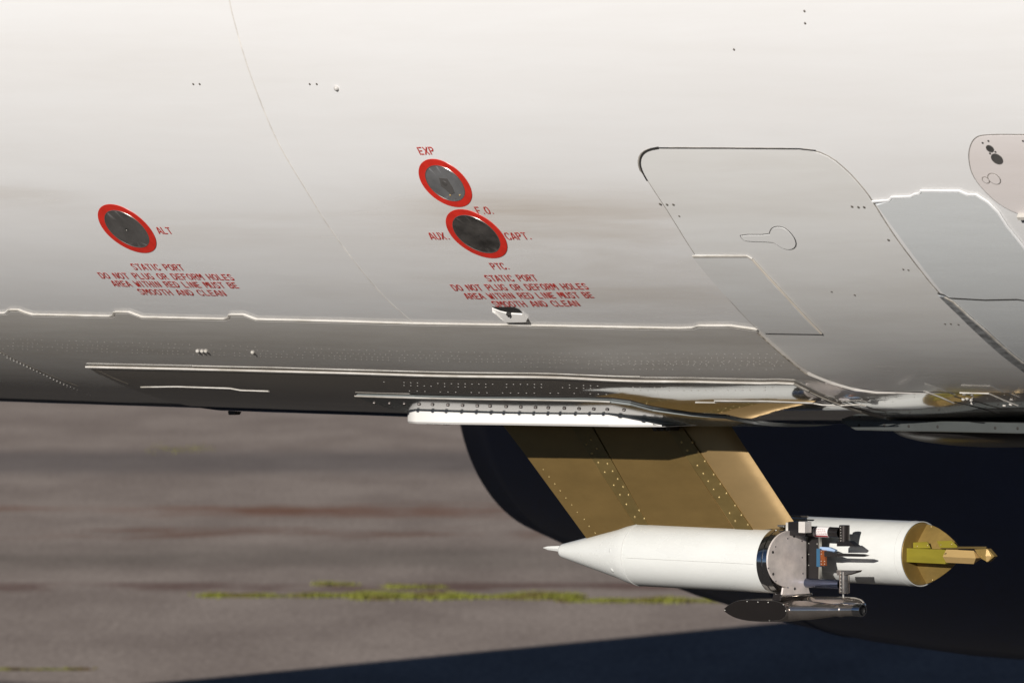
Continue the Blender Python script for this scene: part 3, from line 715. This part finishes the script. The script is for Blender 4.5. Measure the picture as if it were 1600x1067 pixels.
# core blade with a rounded leading edge on the right
vs, fs = [], []
secN = 10; rows = 14
topL, topR, botL, botR = (770, 642), (1127, 642), (933, 856), (1245, 822)
for j in range(rows+1):
    f = j/rows; a = (topL[0]+(botL[0]-topL[0])*f, topL[1]+(botL[1]-topL[1])*f); b = (topR[0]+(botR[0]-topR[0])*f, topR[1]+(botR[1]-topR[1])*f)
    A, B = onY(a[0], a[1], 0), onY(b[0], b[1], 0); x0, x1 = A.x, B.x; wd = x1-x0
    sec = []
    for u, yy in ((0, .003), (.1, .012), (.2, .018), (.8, .0195), (.86, .019), (.91, .017), (.95, .0135), (.98, .008), (1, 0)):
        sec.append((x0+wd*u, -yy, A.z+(B.z-A.z)*u))
    full = sec + [(x, -y, z) for x, y, z in sec[-2::-1]]
    for q in full: vs.append(q)
m_ = len(full)
fs = [(j*m_+k, j*m_+(k+1) % m_, (j+1)*m_+(k+1) % m_, (j+1)*m_+k) for j in range(rows) for k in range(m_)]
fs.append(tuple(range(m_))); fs.append(tuple(range(len(vs)-m_, len(vs))))
pyl = mesh('pylon', vs, fs, GOLD2, air, smooth=True, angle=35, label='swept bronze pylon hanging from the belly, riveted in two rows')
def quad(a, b, c, d): return [a, b, c, d]
pext('pylon_skin', [(776, 650), (888, 650), (1001, 836), (924, 852)], -.0205, .0205, GOLD, pyl, bevel=.0006)
pext('pylon_skin', [(918, 650), (1030, 650), (1155, 840), (1024, 840)], -.0225, .0225, GOLD, pyl, bevel=.0006)
pext('pylon_doubler', [(826, 650), (882, 650), (1000, 834), (958, 842)], -.0222, .0222, GOLD, pyl, bevel=.0005)
pext('rivet_strip', [(882, 650), (916, 650), (1025, 840), (1006, 840)], -.0245, .0245, OLIVE, pyl, bevel=.0006)
pext('rivet_strip', [(1030, 650), (1055, 650), (1187, 843), (1158, 840)], -.0245, .0245, OLIVE, pyl, bevel=.0006)
its = []
Zr = lambda a, b: (a/3.2+780, b/3.2+650)
for a, b in ((458, 115), (435, 140), (488, 160), (463, 185), (495, 232), (541, 238), (528, 280), (567, 275), (593, 314), (573, 345), (620, 353), (604, 393), (646, 393), (636, 440), (699, 470), (678, 503), (725, 511),
             (912, 130), (966, 130), (940, 170), (995, 178), (1028, 225), (991, 247), (1020, 287), (1072, 292), (1045, 325), (1105, 339), (1072, 366), (1136, 386), (1100, 405), (1179, 447), (1152, 484), (1211, 494), (1180, 523), (1243, 542)):
    x, y = Zr(a, b); its.append((onY(x, y, -.0245), Vector((0, -1, 0)), .0042, .003))
for a, b in ((211, 267), (240, 303), (268, 339), (296, 373), (324, 409), (353, 444), (381, 480), (415, 515), (440, 550), (470, 584)):
    x, y = Zr(a, b); its.append((onY(x+3, y, -.0205), Vector((0, -1, 0)), .003, .002))
domes('rivets', its, GOLDR, pyl)
for a in (1028, 1039, 1049):
    P = onY(a, 668, -.06); lathe('bolt_head', [(0, .010), (.04, .010)], (P.x, -.075, P.z), DARK, pyl, axis='Y', seg=12)

# ------------------------------------------------------------------ far engine and wing
ENY = 8.4; ez = onY(1400, 1005, ENY).z+1.15; 
prof = [(-7.43, .70), (-7.44, .74), (-7.2, .81), (-6.8, .905), (-6.4, 1.0), (-5.9, 1.09), (-5.45, 1.145), (-4.9, 1.18), (-4.2, 1.19), (-3.5, 1.16), (-3.1, 1.10), (-2.85, 1.02), (-2.78, .95), (-2.9, .88), (-3.3, .86), (-3.8, .86)]
vs, fs, m_ = lathe_vf([(x, r) for x, r in prof], (0, ENY, ez), 'X', 96)
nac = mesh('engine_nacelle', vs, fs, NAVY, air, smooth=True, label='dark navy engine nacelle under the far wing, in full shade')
lathe('exhaust_duct', [(-7.2, .70), (-7.43, .715)], (0, ENY, ez), GAP, nac, seg=64)
lathe('fan', [(-3.6, .86), (-3.58, .86)], (0, ENY, ez), GAP, nac, seg=64)
for X_ in (-3.8, -5.62):
    rr = 1.178 if X_ > -5 else 1.126
    vs, fs, m_ = lathe_vf([(-.010, rr-.01), (-.008, rr+.004), (.008, rr+.006), (.010, rr-.01)], (X_, ENY, ez), 'X', 96)
    mesh('cowl_seam', vs, fs, GAP if X_ > -5 else NAVY, nac, smooth=True)
prismY('engine_pylon', [(-4.6, ez+1.1), (-15.5, ez+1.5), (-15.5, ez+1.9), (-7, ez+1.75), (-5, ez+1.35)], ENY-.13, ENY+.13, GREYW, air, bevel=.02)
# wing: (Y, LE X, TE X, z, thickness)
secs = [(1.2, -9.0, -23.2, 5.0, .95), (9, -14.5, -23.6, 5.3, .75), (18.5, -19.8, -24.7, 5.7, .45), (24, -23.5, -26.8, 6.2, .28)]
for sgn in (1, -1):
    vs, fs = [], []
    shape = [(0, 0), (.03, .3), (.12, .48), (.35, .5), (.65, .32), (1, .0), (.65, -.2), (.35, -.35), (.12, -.36), (.03, -.2)]
    for (y, le, te, z, th) in secs:
        for u, q in shape: vs.append((le+(te-le)*u, sgn*y, z+q*th))
    n_ = len(shape)
    fs = [(i*n_+k, i*n_+(k+1) % n_, (i+1)*n_+(k+1) % n_, (i+1)*n_+k) for i in range(3) for k in range(n_)]
    fs.append(tuple(range(n_))); fs.append(tuple(range(len(vs)-n_, len(vs))))
    if sgn > 0: mesh('wing', vs, fs, GREYW, air, smooth=True, angle=40, label='far wing behind the hull')

# ------------------------------------------------------------------ pod with conical tail
Xb = onY(1003, 870, 0).x; Xe = onY(1218, 874, 0).x; Xt = onY(878, 863, 0).x
pod = thing('instrument_pod', 'white cylindrical pod with a long cone and thin spike, on the bronze pylon', 'pod', (Xb, 0, ZPOD-RP))
lathe('pod_body', [(Xb, RP), (Xb+.002, RP+.0006), (Xe, RP+.0006)], (0, 0, ZPOD), WHITE, pod, seg=72)
cone = lathe('tail_cone', [(Xt-.004, .012), (Xt, .018), (Xt+.008, .0215), (Xb-.075, .0755), (Xb-.04, .0855), (Xb-.012, .0912), (Xb-.001, RP)], (0, 0, ZPOD), WHITE, pod, seg=72, angle=40)
lathe('seam_ring', [(Xb-.003, RP-.002), (Xb-.002, RP+.0014), (Xb+.001, RP+.0014), (Xb+.002, RP-.002)], (0, 0, ZPOD), mat('joint_grey', (.6, .6, .57), .4), pod, cap=False, seg=72)  # joint ring slightly greyer than the white body
P = onY(849, 857, 0)
lathe('spike', [(P.x, .0008), (Xt-.055, .006), (Xt+.002, .0105)], (0, 0, ZPOD+.006), WHITE, pod, seg=6, angle=20)
# recessed latches on the cone and the long body joint
a_ = math.radians(-8)
its = []
for ang, dx in ((-.18, -.055), (.62, -.06)):
    r = .079; P = Vector((Xb+dx, -r*math.cos(ang), ZPOD-r*math.sin(ang))); its.append((P, Vector((-.3, -math.cos(ang), -math.sin(ang))), .009, .003))
for it in its: domes('latch', [it], WHITE, pod, kind=None, seg=12)
ang = .05; vs = []; fs = []
n_ = 40
for i in range(n_+1):
    x = Xb+.02+(Xe-Xb-.04)*i/n_
    for da, h in ((-.008, .0004), (0, .0013), (.008, .0004)): r = RP+h+.0004; vs.append((x, -r*math.cos(ang+da), ZPOD-r*math.sin(ang+da)))
fs = [(3*i+j, 3*i+j+1, 3*i+j+4, 3*i+j+3) for i in range(n_) for j in range(2)]
mesh('body_joint', vs, fs, mat('joint_line', (.55, .55, .52), .4), pod)

# ------------------------------------------------------------------ steel sensor head on the pod's front end
Xr = onY(1216, 872, 0).x
head = thing('sensor_head', 'polished steel sensor head with D-shaped plate, dark tubes and probe, at the pod end', 'probe rig', (Xr, 0, ZPOD-RP))
def arc_ring(name, x0, x1, r0, r1, a0, a1, m, parent, seg=48):
    vs, fs, mm = lathe_vf([(x0, r0), (x0, r1), (x0+(x1-x0)*.12, r1+.0015), (x0+(x1-x0)*.45, r1+.0015), (x0+(x1-x0)*.5, r1-.001), (x0+(x1-x0)*.55, r1+.0012), (x1, r1), (x1, r0), (x0, r0)], (0, 0, ZPOD), 'X', seg, a0, a1)
    c0 = [i*mm for i in range(8)]; c1 = [i*mm+mm-1 for i in range(8)]
    fs += [tuple(c0), tuple(reversed(c1))]
    return mesh(name, vs, fs, m, parent, smooth=True, angle=30)
arc_ring('clamp_ring', Xr, Xr+.044, .086, .098, math.radians(75), math.radians(234), CHROME, head)
lathe('drum', [(Xr+.002, .091), (Xr+.05, .088), (Xr+.052, .080), (Xr+.068, .078)], (0, 0, ZPOD), DARK, head, seg=64)
XP = onY(1231, 873, 0).x + .03
XP = Xr+.077
def inP(px, py):    # point of the plate plane X = XP
    d = ray(px, py); t = (XP-CAM.x)/d.x; P = CAM+d*t; return (P.y, P.z)
cy, cz = inP(1233, 873)
Dp = []
Lx, ty = inP(1199.5, 873)[0], None
rz = (inP(1233, 829)[1]-inP(1233, 917)[1])/2; ry = cy-Lx
for k in range(25):
    a = math.pi/2+math.pi*k/24; Dp.append((cy+ry*math.cos(a), cz+rz*math.sin(a)))
Dp = [inP(1249, 829)] + Dp + [inP(1222, 918), inP(1222, 926), inP(1266, 930), inP(1262, 829)]
Dp = Dp[:-4] + [inP(1224, 917.5), inP(1222, 929), inP(1267, 931), inP(1260, 905), inP(1260, 832)]
plateD = prismX('face_plate', Dp, XP-.006, XP, STEEL, head, bevel=.001)
its = []
for (a, b) in ((566, 380), (300, 578), (305, 852), (575, 1035)): y, z = inP(a/8+1170, b/8+790); its.append((Vector((XP, y, z)), Vector((1, 0, 0)), .0048, .0012))
domes('bolt_heads', its, GAP, plateD, seg=8)
its = []
for (a, b) in ((487, 408), (665, 440), (668, 645), (677, 845), (335, 510), (245, 780), (340, 940), (660, 240), (490, 1020)): y, z = inP(a/8+1170, b/8+790); its.append((Vector((XP, y, z)), Vector((1, 0, 0)), .0028, .001))
domes('face_screws', its, CHROME, plateD, seg=6)
# top block
YK = -.040
def blk(name, xa_, xb2, ya2, yb2, m, d=.03, dy=0.0): A, B = onY(xa_, yb2, YK+dy), onY(xb2, ya2, YK+dy); return box(name, A.x, B.x, YK+dy, YK+dy+d, A.z, B.z, m, head)
prismX('top_lug', [inP(1248, 834), inP(1248, 815), inP(1265, 815), inP(1266, 834)], XP-.012, XP+.0005, mat('lug_bright', (.75, .7, .64), .35, .3), head); blk('lug_face', 1247.5, 1257.5, 815, 832, D2.materials['lug_bright'], .03); blk('top_block', 1231.5, 1246.8, 815.5, 836, BLACK, .035, .001)
blk('top_block_end', 1227.5, 1231, 816, 829, EDGE, .03, .0015)
P = onY(1227, 821.5, YK+.015); lathe('pin', [(-.028, .003), (0, .004)], (P.x, P.y, P.z), STEELL, head, seg=12)
P = onY(1248, 806.5, .12); lathe('pin', [(-.03, .0032), (.035, .0034)], (P.x, .12, P.z), STEELP, head, seg=12)
# side rail
yr = inP(1262, 870)[0]; zr0, zr1 = inP(1262, 903)[1], inP(1262, 835)[1]
rail = box('side_rail', XP+.001, XP+.040, yr, yr+.011, zr0-.004, zr1+.004, BLACK, head)
its = []
for x_ in (XP+.004, XP+.036):
    for q in (.2, .45, .7): its.append((Vector((x_, yr, zr1+(zr0-zr1)*q)), Vector((0, -1, 0)), .0024, .0012))
domes('rail_screws', its, STEELL, rail, seg=6)
box('rail_edge', XP+.0405, XP+.0435, yr+.001, yr+.012, zr0, zr1-.004, STEELL, rail, bevel=.0005)
# two tubes with end fittings
YT = yr-.004
def along(px, py): P = onY(px, py, YT); return P
T0, T1 = along(1259, 829.5), along(1313, 832)
zt_ = (T0.z+T1.z)/2; RT = .0155
tube = lathe('tube', [(T0.x, .0), (T0.x+.001, RT*.85), (T0.x+.004, RT), (T1.x, RT)], (0, YT, zt_), BLACK, head, seg=32, cap=False)
l0, l1 = along(1275, 830).x, along(1298, 830).x
lab = lathe('tube_label', [(l0, RT+.0005), (l1, RT+.0005)], (0, YT, zt_), LABELW, tube, seg=32, cap=False)
V, F = [], []
for rowi, (a0, a1) in enumerate(((-.55, -.42), (-.25, -.14), (.02, .12), (.28, .38))):
    x = l0+.006
    while x < l1-.008:
        wl = random.uniform(.003, .009); o = len(V)
        for aa in (a0, a1):
            for xx in (x, x+wl): V.append((xx, YT-(RT+.0009)*math.cos(aa), zt_-(RT+.0009)*math.sin(aa)))
        F.append((o, o+1, o+3, o+2)); x += wl+.002
mesh('label_print', V, F, mat('print_grey', (.35, .2, .2), .6), tube)
vs, fs = [], []
for i in range(7):
    aa = .62+.35*i/6
    for xx in (l0+.004, l1-.001): vs.append((xx, YT-(RT+.001)*math.cos(aa), zt_-(RT+.001)*math.sin(aa)))
mesh('label_band', vs, [(2*i, 2*i+1, 2*i+3, 2*i+2) for i in range(6)], mat('print_red', (.35, .02, .03), .5), tube)
e0, e1 = along(1311, 846), along(1327, 821)
vx = (e0.x+e1.x)/2+.001
fit = lathe('end_fitting', [(0, .0145), (.001, .0155), (e1.z-e0.z, .0155), (e1.z-e0.z+.001, .0145)], (vx, YT, e0.z), DARK, head, axis='Z', seg=32)
prismY('hook', [(p.x, p.z) for p in (along(1311.5, 845.5), along(1330, 844.5), along(1341.5, 853), along(1311.5, 853))], YT-.012, YT+.012, BLACK, head)
L0, L1_ = along(1259, 911), along(1313, 912); zl = (L0.z+L1_.z)/2
lathe('tube', [(L0.x, 0), (L0.x+.001, RT*.8), (L0.x+.004, RT*.9), (L1_.x, RT*.9)], (0, YT, zl), mat('blue_chrome', (.14, .16, .24), .15, .9), head, seg=32, cap=False)
f0, f1 = along(1312, 926), along(1328, 893)
lathe('end_fitting', [(0, .0145), (.001, .0155), (f1.z-f0.z, .0155)], (vx, YT, f0.z), STEELP, head, axis='Z', seg=32)
prismY('hook', [(p.x, p.z) for p in (along(1312, 890), along(1343, 890.5), along(1341, 893.5), along(1326, 898), along(1312, 898))], YT-.013, YT+.013, STEELP, head)
for (zz, hh) in ((e0.z+.004, e1.z-e0.z-.008), (f0.z+.006, f1.z-f0.z-.01)):
    its = [(Vector((vx-.001, YT-.0155, zz+hh*k/5)), Vector((0, -1, 0)), .0026, .0014) for k in range(6)]
    domes('fitting_screws', its, STEELL, head, seg=6)
# blue core, copper plate, black probe, pale fin
B0, B1 = along(1275.5, 884), along(1281, 858)
YB = YT
box('blue_core', B0.x, B1.x, YB, YB+.03, B0.z-.002, B1.z+.002, BLUE, head)
C0, C1 = along(1281.4, 883.5), along(1289.5, 859.5)
cop = box('copper_plate', C0.x, C1.x, YT, YT+.008, C0.z, C1.z, COPPER, head)
domes('copper_screws', [(Vector((x_, YT, C0.z+(C1.z-C0.z)*q)), Vector((0, -1, 0)), .002, .001) for x_ in (C0.x+.004, C1.x-.003) for q in (.12, .3, .75, .93)], STEELL, cop, seg=6)
pr = [along(1289, 860.5), along(1300, 861.5), along(1307, 864), along(1350, 865.3), along(1357, 867.6), along(1350, 869.5), along(1308, 868.8), along(1300, 869.5), along(1289, 869)]
prismY('probe', [(p.x, p.z) for p in pr], YT-.004, YT+.008, BLACK, head, bevel=.0012)
fn = [along(1275, 854), along(1292, 855), along(1302, 859), along(1301, 861.5), along(1275, 858)]
prismY('pale_fin', [(p.x, p.z) for p in fn], YT+.008, YT+.02, PALEB, head, bevel=.0006)
# lower streamlined body
YL = -.075
def low(px, py, Y=YL): P = onY(px, py, Y); return (P.x, P.z)
og = chaikin([low(*p) for p in ((1129, 952.5), (1139, 944), (1150, 938.5), (1160, 936.5), (1205, 937), (1222, 941), (1229, 948), (1230, 956), (1226, 965), (1215, 970), (1172, 970), (1155, 967), (1142, 962))], 1)
n_ = len(og); ccx = sum(p[0] for p in og)/n_; ccz = sum(p[1] for p in og)/n_
vs = []; 
for (yy, kx, kz, dx) in ((YL, 1, 1, 0), (YL+.02, 1.01, 1.08, .004), (YL+.06, .98, 1.12, .02), (YL+.1, .85, .9, .04), (YL+.125, .6, .5, .05)):
    vs += [(ccx+dx+(x-ccx)*kx, yy, ccz+(z-ccz)*kz) for x, z in og]
fs = [tuple(range(n_)), tuple(range(5*n_-1, 4*n_-1, -1))] + [(j*n_+i, j*n_+(i+1) % n_, (j+1)*n_+(i+1) % n_, (j+1)*n_+i) for j in range(4) for i in range(n_)]
lb = mesh('lower_body', vs, fs, STEELP, head, smooth=True, angle=40)
prismY('side_plate', [(ccx+(x-ccx)*.985, ccz+(z-ccz)*.965) for x, z in og], YL-.0025, YL+.001, mat('side_plate_brown', (.008, .006, .005), .5, 0, spec=.25), lb, bevel=.0006)
its = []
for a, b in ((1133.5, 953), (1168, 939.2), (1185, 940), (1201, 940.7), (1224.5, 944), (1203, 969), (1228.5, 954)):
    X_, z_ = low(a, b); its.append((Vector((X_, YL-.0025, z_)), Vector((0, -1, 0)), .0025, .0012))
domes('side_screws', its, STEELL, lb, seg=6)
def cylpx(name, px0, px1, py0, py1, Y, m, parent, extra=None, cap=True, seg=40):
    A = onY(px0, (py0[0]+py0[1])/2, Y); B = onY(px1, (py1[0]+py1[1])/2, Y)
    sc_ = FP/(A-CAM).length; r0, r1 = (py0[1]-py0[0])/2/sc_, (py1[1]-py1[0])/2/sc_
    prof_ = extra(A, B, r0, r1) if extra else [(0, r0), (1, r1)]
    vs, fs = [], []
    for u, r in prof_:
        for k in range(seg):
            t = 2*math.pi*k/seg; vs.append((A.x+(B.x-A.x)*u, Y+r*math.cos(t), A.z+(B.z-A.z)*u+r*math.sin(t)))
    for i in range(len(prof_)-1):
        for k in range(seg): fs.append((i*seg+k, i*seg+(k+1) % seg, (i+1)*seg+(k+1) % seg, (i+1)*seg+k))
    if cap: fs.append(tuple(range(seg))); fs.append(tuple(range(len(vs)-seg, len(vs))))
    return mesh(name, vs, fs, m, parent, smooth=True, angle=30)
cylpx('boom', 1205, 1338, (938, 969), (944, 962), YL+.035, STEELP, lb, lambda A, B, a, b: [(0, a*.9), (.15, a*1.02), (.45, a*.95), (.72, b*1.15), (.73, b*1.05), (.8, b*1.04), (.81, b*1.16), (.84, b*1.16), (.85, b*1.03), (1, b)])
cylpx('nozzle', 1336, 1348, (942.5, 962.5), (942.5, 963.5), YL+.035, CHROME, lb, lambda A, B, a, b: [(0, a*.9), (.05, a), (.9, b), (1, b*.95), (1, b*.78), (.2, b*.7)], cap=False)
cylpx('nozzle_bore', 1344, 1345, (945, 961), (945, 961), YL+.035, GAP, lb)
cylpx('rear_boom', 1240, 1350, (931, 960), (932, 960), .045, STEELP, lb, lambda A, B, a, b: [(0, a*.6), (.1, a), (.75, b), (.88, b*.92), (.96, b*.7), (1, b*.35), (1.01, .001)])
ya_, za_ = inP(1221, 927); yb_, zb_ = inP(1267, 927); zc_ = inP(1240, 937)[1]
prismX('neck', [(ya_+.004, za_), (yb_-.004, za_), (yb_+.004, zc_), (ya_-.004, zc_)], XP-.034, XP-.001, DARK, head, bevel=.003)
prismX('foot_flange', [(ya_, za_-.004), (yb_, za_-.004), (yb_+.002, za_-.01), (ya_-.006, za_-.01)], XP-.002, XP+.006, STEELP, head)
zs0 = along(1322, 941).z; lathe('stud', [(0, .003), (f0.z-zs0, .003)], (vx-.004, YT, zs0), STEELL, head, axis='Z', seg=10)

# ------------------------------------------------------------------ second pod with gold end
Y2 = .20; Pz = onY(1440, 865.2, Y2); X2 = Pz.x; Z2 = Pz.z; R2 = .0945; X20 = onY(1110, 860, Y2).x
pod2 = thing('towed_target_pod', 'white pod behind the sensor head, with an open gold end and brass nose bar', 'pod', (X20, Y2, Z2-R2))
lathe('pod_body', [(X20-.1, .05), (X20-.06, .08), (X20, R2), (X2, R2), (X2+.0005, R2-.002), (X2-.003, R2-.0035)], (0, Y2, Z2), mat('pod_white_wavy', (.65, .655, .62), .25, 0, .06, (5, 12, 12), .004, 9, coat=.2), pod2, seg=72, cap=False)
lathe('seam_ring', [(X2-.026, R2-.001), (X2-.025, R2+.0007), (X2-.024, R2-.001)], (0, Y2, Z2), mat('joint2', (.5, .5, .47), .5), pod2, cap=False, seg=72)
for b_ in (1,):
    bh = lathe('gold_bulkhead', [(X2-.006, R2-.003), (X2-.001, R2-.0045), (X2+.0008, R2-.006)], (0, Y2, Z2), GOLDE, pod2, seg=64)
YP = Y2-.040
def p2(px, py, Y=YP): P = onY(px, py, Y); return (P.x, P.z)
shp = [(1425, 822), (1432, 818.5), (1441, 817), (1453, 819), (1466, 825), (1479, 834), (1490, 844), (1497, 853), (1497, 862), (1495, 878), (1485, 889), (1472, 899), (1458, 908), (1445, 912.5), (1434, 912), (1425, 907)]
YD = lambda py: YP+.062*(abs(py-866)/46.0)**1.25
sp = dens_open([(x, y) for x, y in shp]+[shp[0]], 6)[:-1]
rowsY = [817.2+i*(912.3-817.2)/24 for i in range(25)]
def span(y):
    xs_ = []
    for (xa_, ya2), (xb2, yb2) in zip(shp, shp[1:]+shp[:1]):
        if (ya2-y)*(yb2-y) <= 0 and ya2 != yb2: xs_.append(xa_+(xb2-xa_)*(y-ya2)/(yb2-ya2))
    return min(xs_), max(xs_)
V, F = [], []
for y in rowsY:
    xl, xr = span(y); yy = YD(y)
    for tt in (0, .003):
        for k in range(5):
            P = onY(xl+(xr-xl)*k/4, y, yy); V.append((P.x, yy+tt, P.z))
for i in range(24):
    o = i*10
    for k in range(4): F += [(o+k, o+k+1, o+k+11, o+k+10), (o+5+k, o+15+k, o+16+k, o+6+k)]
    F += [(o, o+10, o+15, o+5), (o+4, o+9, o+19, o+14)]
F += [(0, 5, 6, 7, 8, 9, 4, 3, 2, 1), tuple([240, 241, 242, 243, 244, 249, 248, 247, 246, 245])]
shield = mesh('gold_shield', V, F, GOLDE, pod2, smooth=True, angle=35)
domes('shield_rivets', [(onY(a, b, YD(b)), Vector((0, -1, .4 if b < 866 else -.4)), .0034, .0022) for a, b in ((1431, 824), (1455, 822.5), (1431, 908), (1457, 906))], GOLDR, shield)
for pts in ([(1428, 847), (1450, 846), (1455, 856), (1428, 856)], [(1465, 845), (1488, 844), (1497, 853), (1496, 855.5), (1470, 855.5)]):
    bk = prismY('bracket', [p2(*p) for p in pts], YP-.004, YP-.0005, GREEN, pod2)
    domes('bracket_screws', [(onY(pts[0][0]+5, pts[0][1]+6, YP-.004), Vector((0, -1, 0)), .003, .0018), (onY(pts[1][0]-1, pts[1][1]+6, YP-.004), Vector((0, -1, 0)), .003, .0018)], GOLDR, bk)
YQ = YP-.03
def p3(px, py): P = onY(px, py, YQ); return (P.x, P.z)
a0 = p3(1424, 857); a1 = p3(1477, 879.5)
Xs0 = X2+.0012
bar = box('olive_bar', Xs0, a1[0], YQ, YP-.0045, (p3(1450, 879.5)[1]), (p3(1450, 857.5)[1]), GREEN, pod2, bevel=.0008)
# brass bar: two lit faces meeting in a ridge, with a pointed far end
zt3, zm3, zb3 = p3(1500, 859)[1], p3(1500, 870)[1], p3(1500, 880)[1]
xa, xb_, xt_ = p3(1477, 870)[0], p3(1520, 870)[0], p3(1529, 870)[0]
V = [(xa, YQ+.004, zt3), (xa, YQ-.012, zm3), (xa, YQ+.004, zb3), (xa, YQ+.02, zm3), (xb_, YQ+.004, zt3), (xt_, YQ-.012, zm3), (xb_, YQ+.004, zb3), (xt_, YQ+.02, zm3)]
mesh('brass_bar', V, [(0, 1, 5, 4), (1, 2, 6, 5), (2, 3, 7, 6), (3, 0, 4, 7), (0, 3, 2, 1), (4, 5, 6, 7)], BRASS, pod2, bevel=.0006)
domes('bar_screw', [(Vector((xa+.006, YQ-.006, (zt3+zm3)/2-.003)), Vector((0, -1, .3)), .004, .002)], OLIVE, pod2, kind=None)
xh = [p3(*p) for p in ((1520, 858), (1541, 857), (1551.5, 869), (1541, 878), (1531, 872.5))]
prismY('arrow_tip', xh, YQ+.006, YQ+.022, GOLDE, pod2)
V = [(p3(1540, 857)[0], YQ+.004, p3(1540, 857.5)[1]), (p3(1551.5, 869)[0], YQ+.013, p3(1551, 869)[1]), (p3(1540, 878)[0], YQ+.004, p3(1540, 877.5)[1]), (p3(1541, 868)[0], YQ-.003, p3(1541, 868)[1]), (p3(1541, 868)[0]-.001, YQ+.02, p3(1541, 868)[1])]
mesh('arrow_cap', V, [(0, 3, 1), (3, 2, 1), (0, 1, 4), (1, 2, 4), (0, 4, 3), (3, 4, 2)], BRASS, pod2)
prismY('rear_rail', [p2(*p) for p in ((1470, 853.5), (1541, 853.5), (1541, 857), (1470, 857))], YP-.002, YP+.004, OLIVE, pod2)
# hanger holding the second pod to the pylon
box('pod_hanger', X20-.02, X20+.12, .015, Y2-.06, Z2-.02, Z2+.02, GOLD, pod2, bevel=.003)
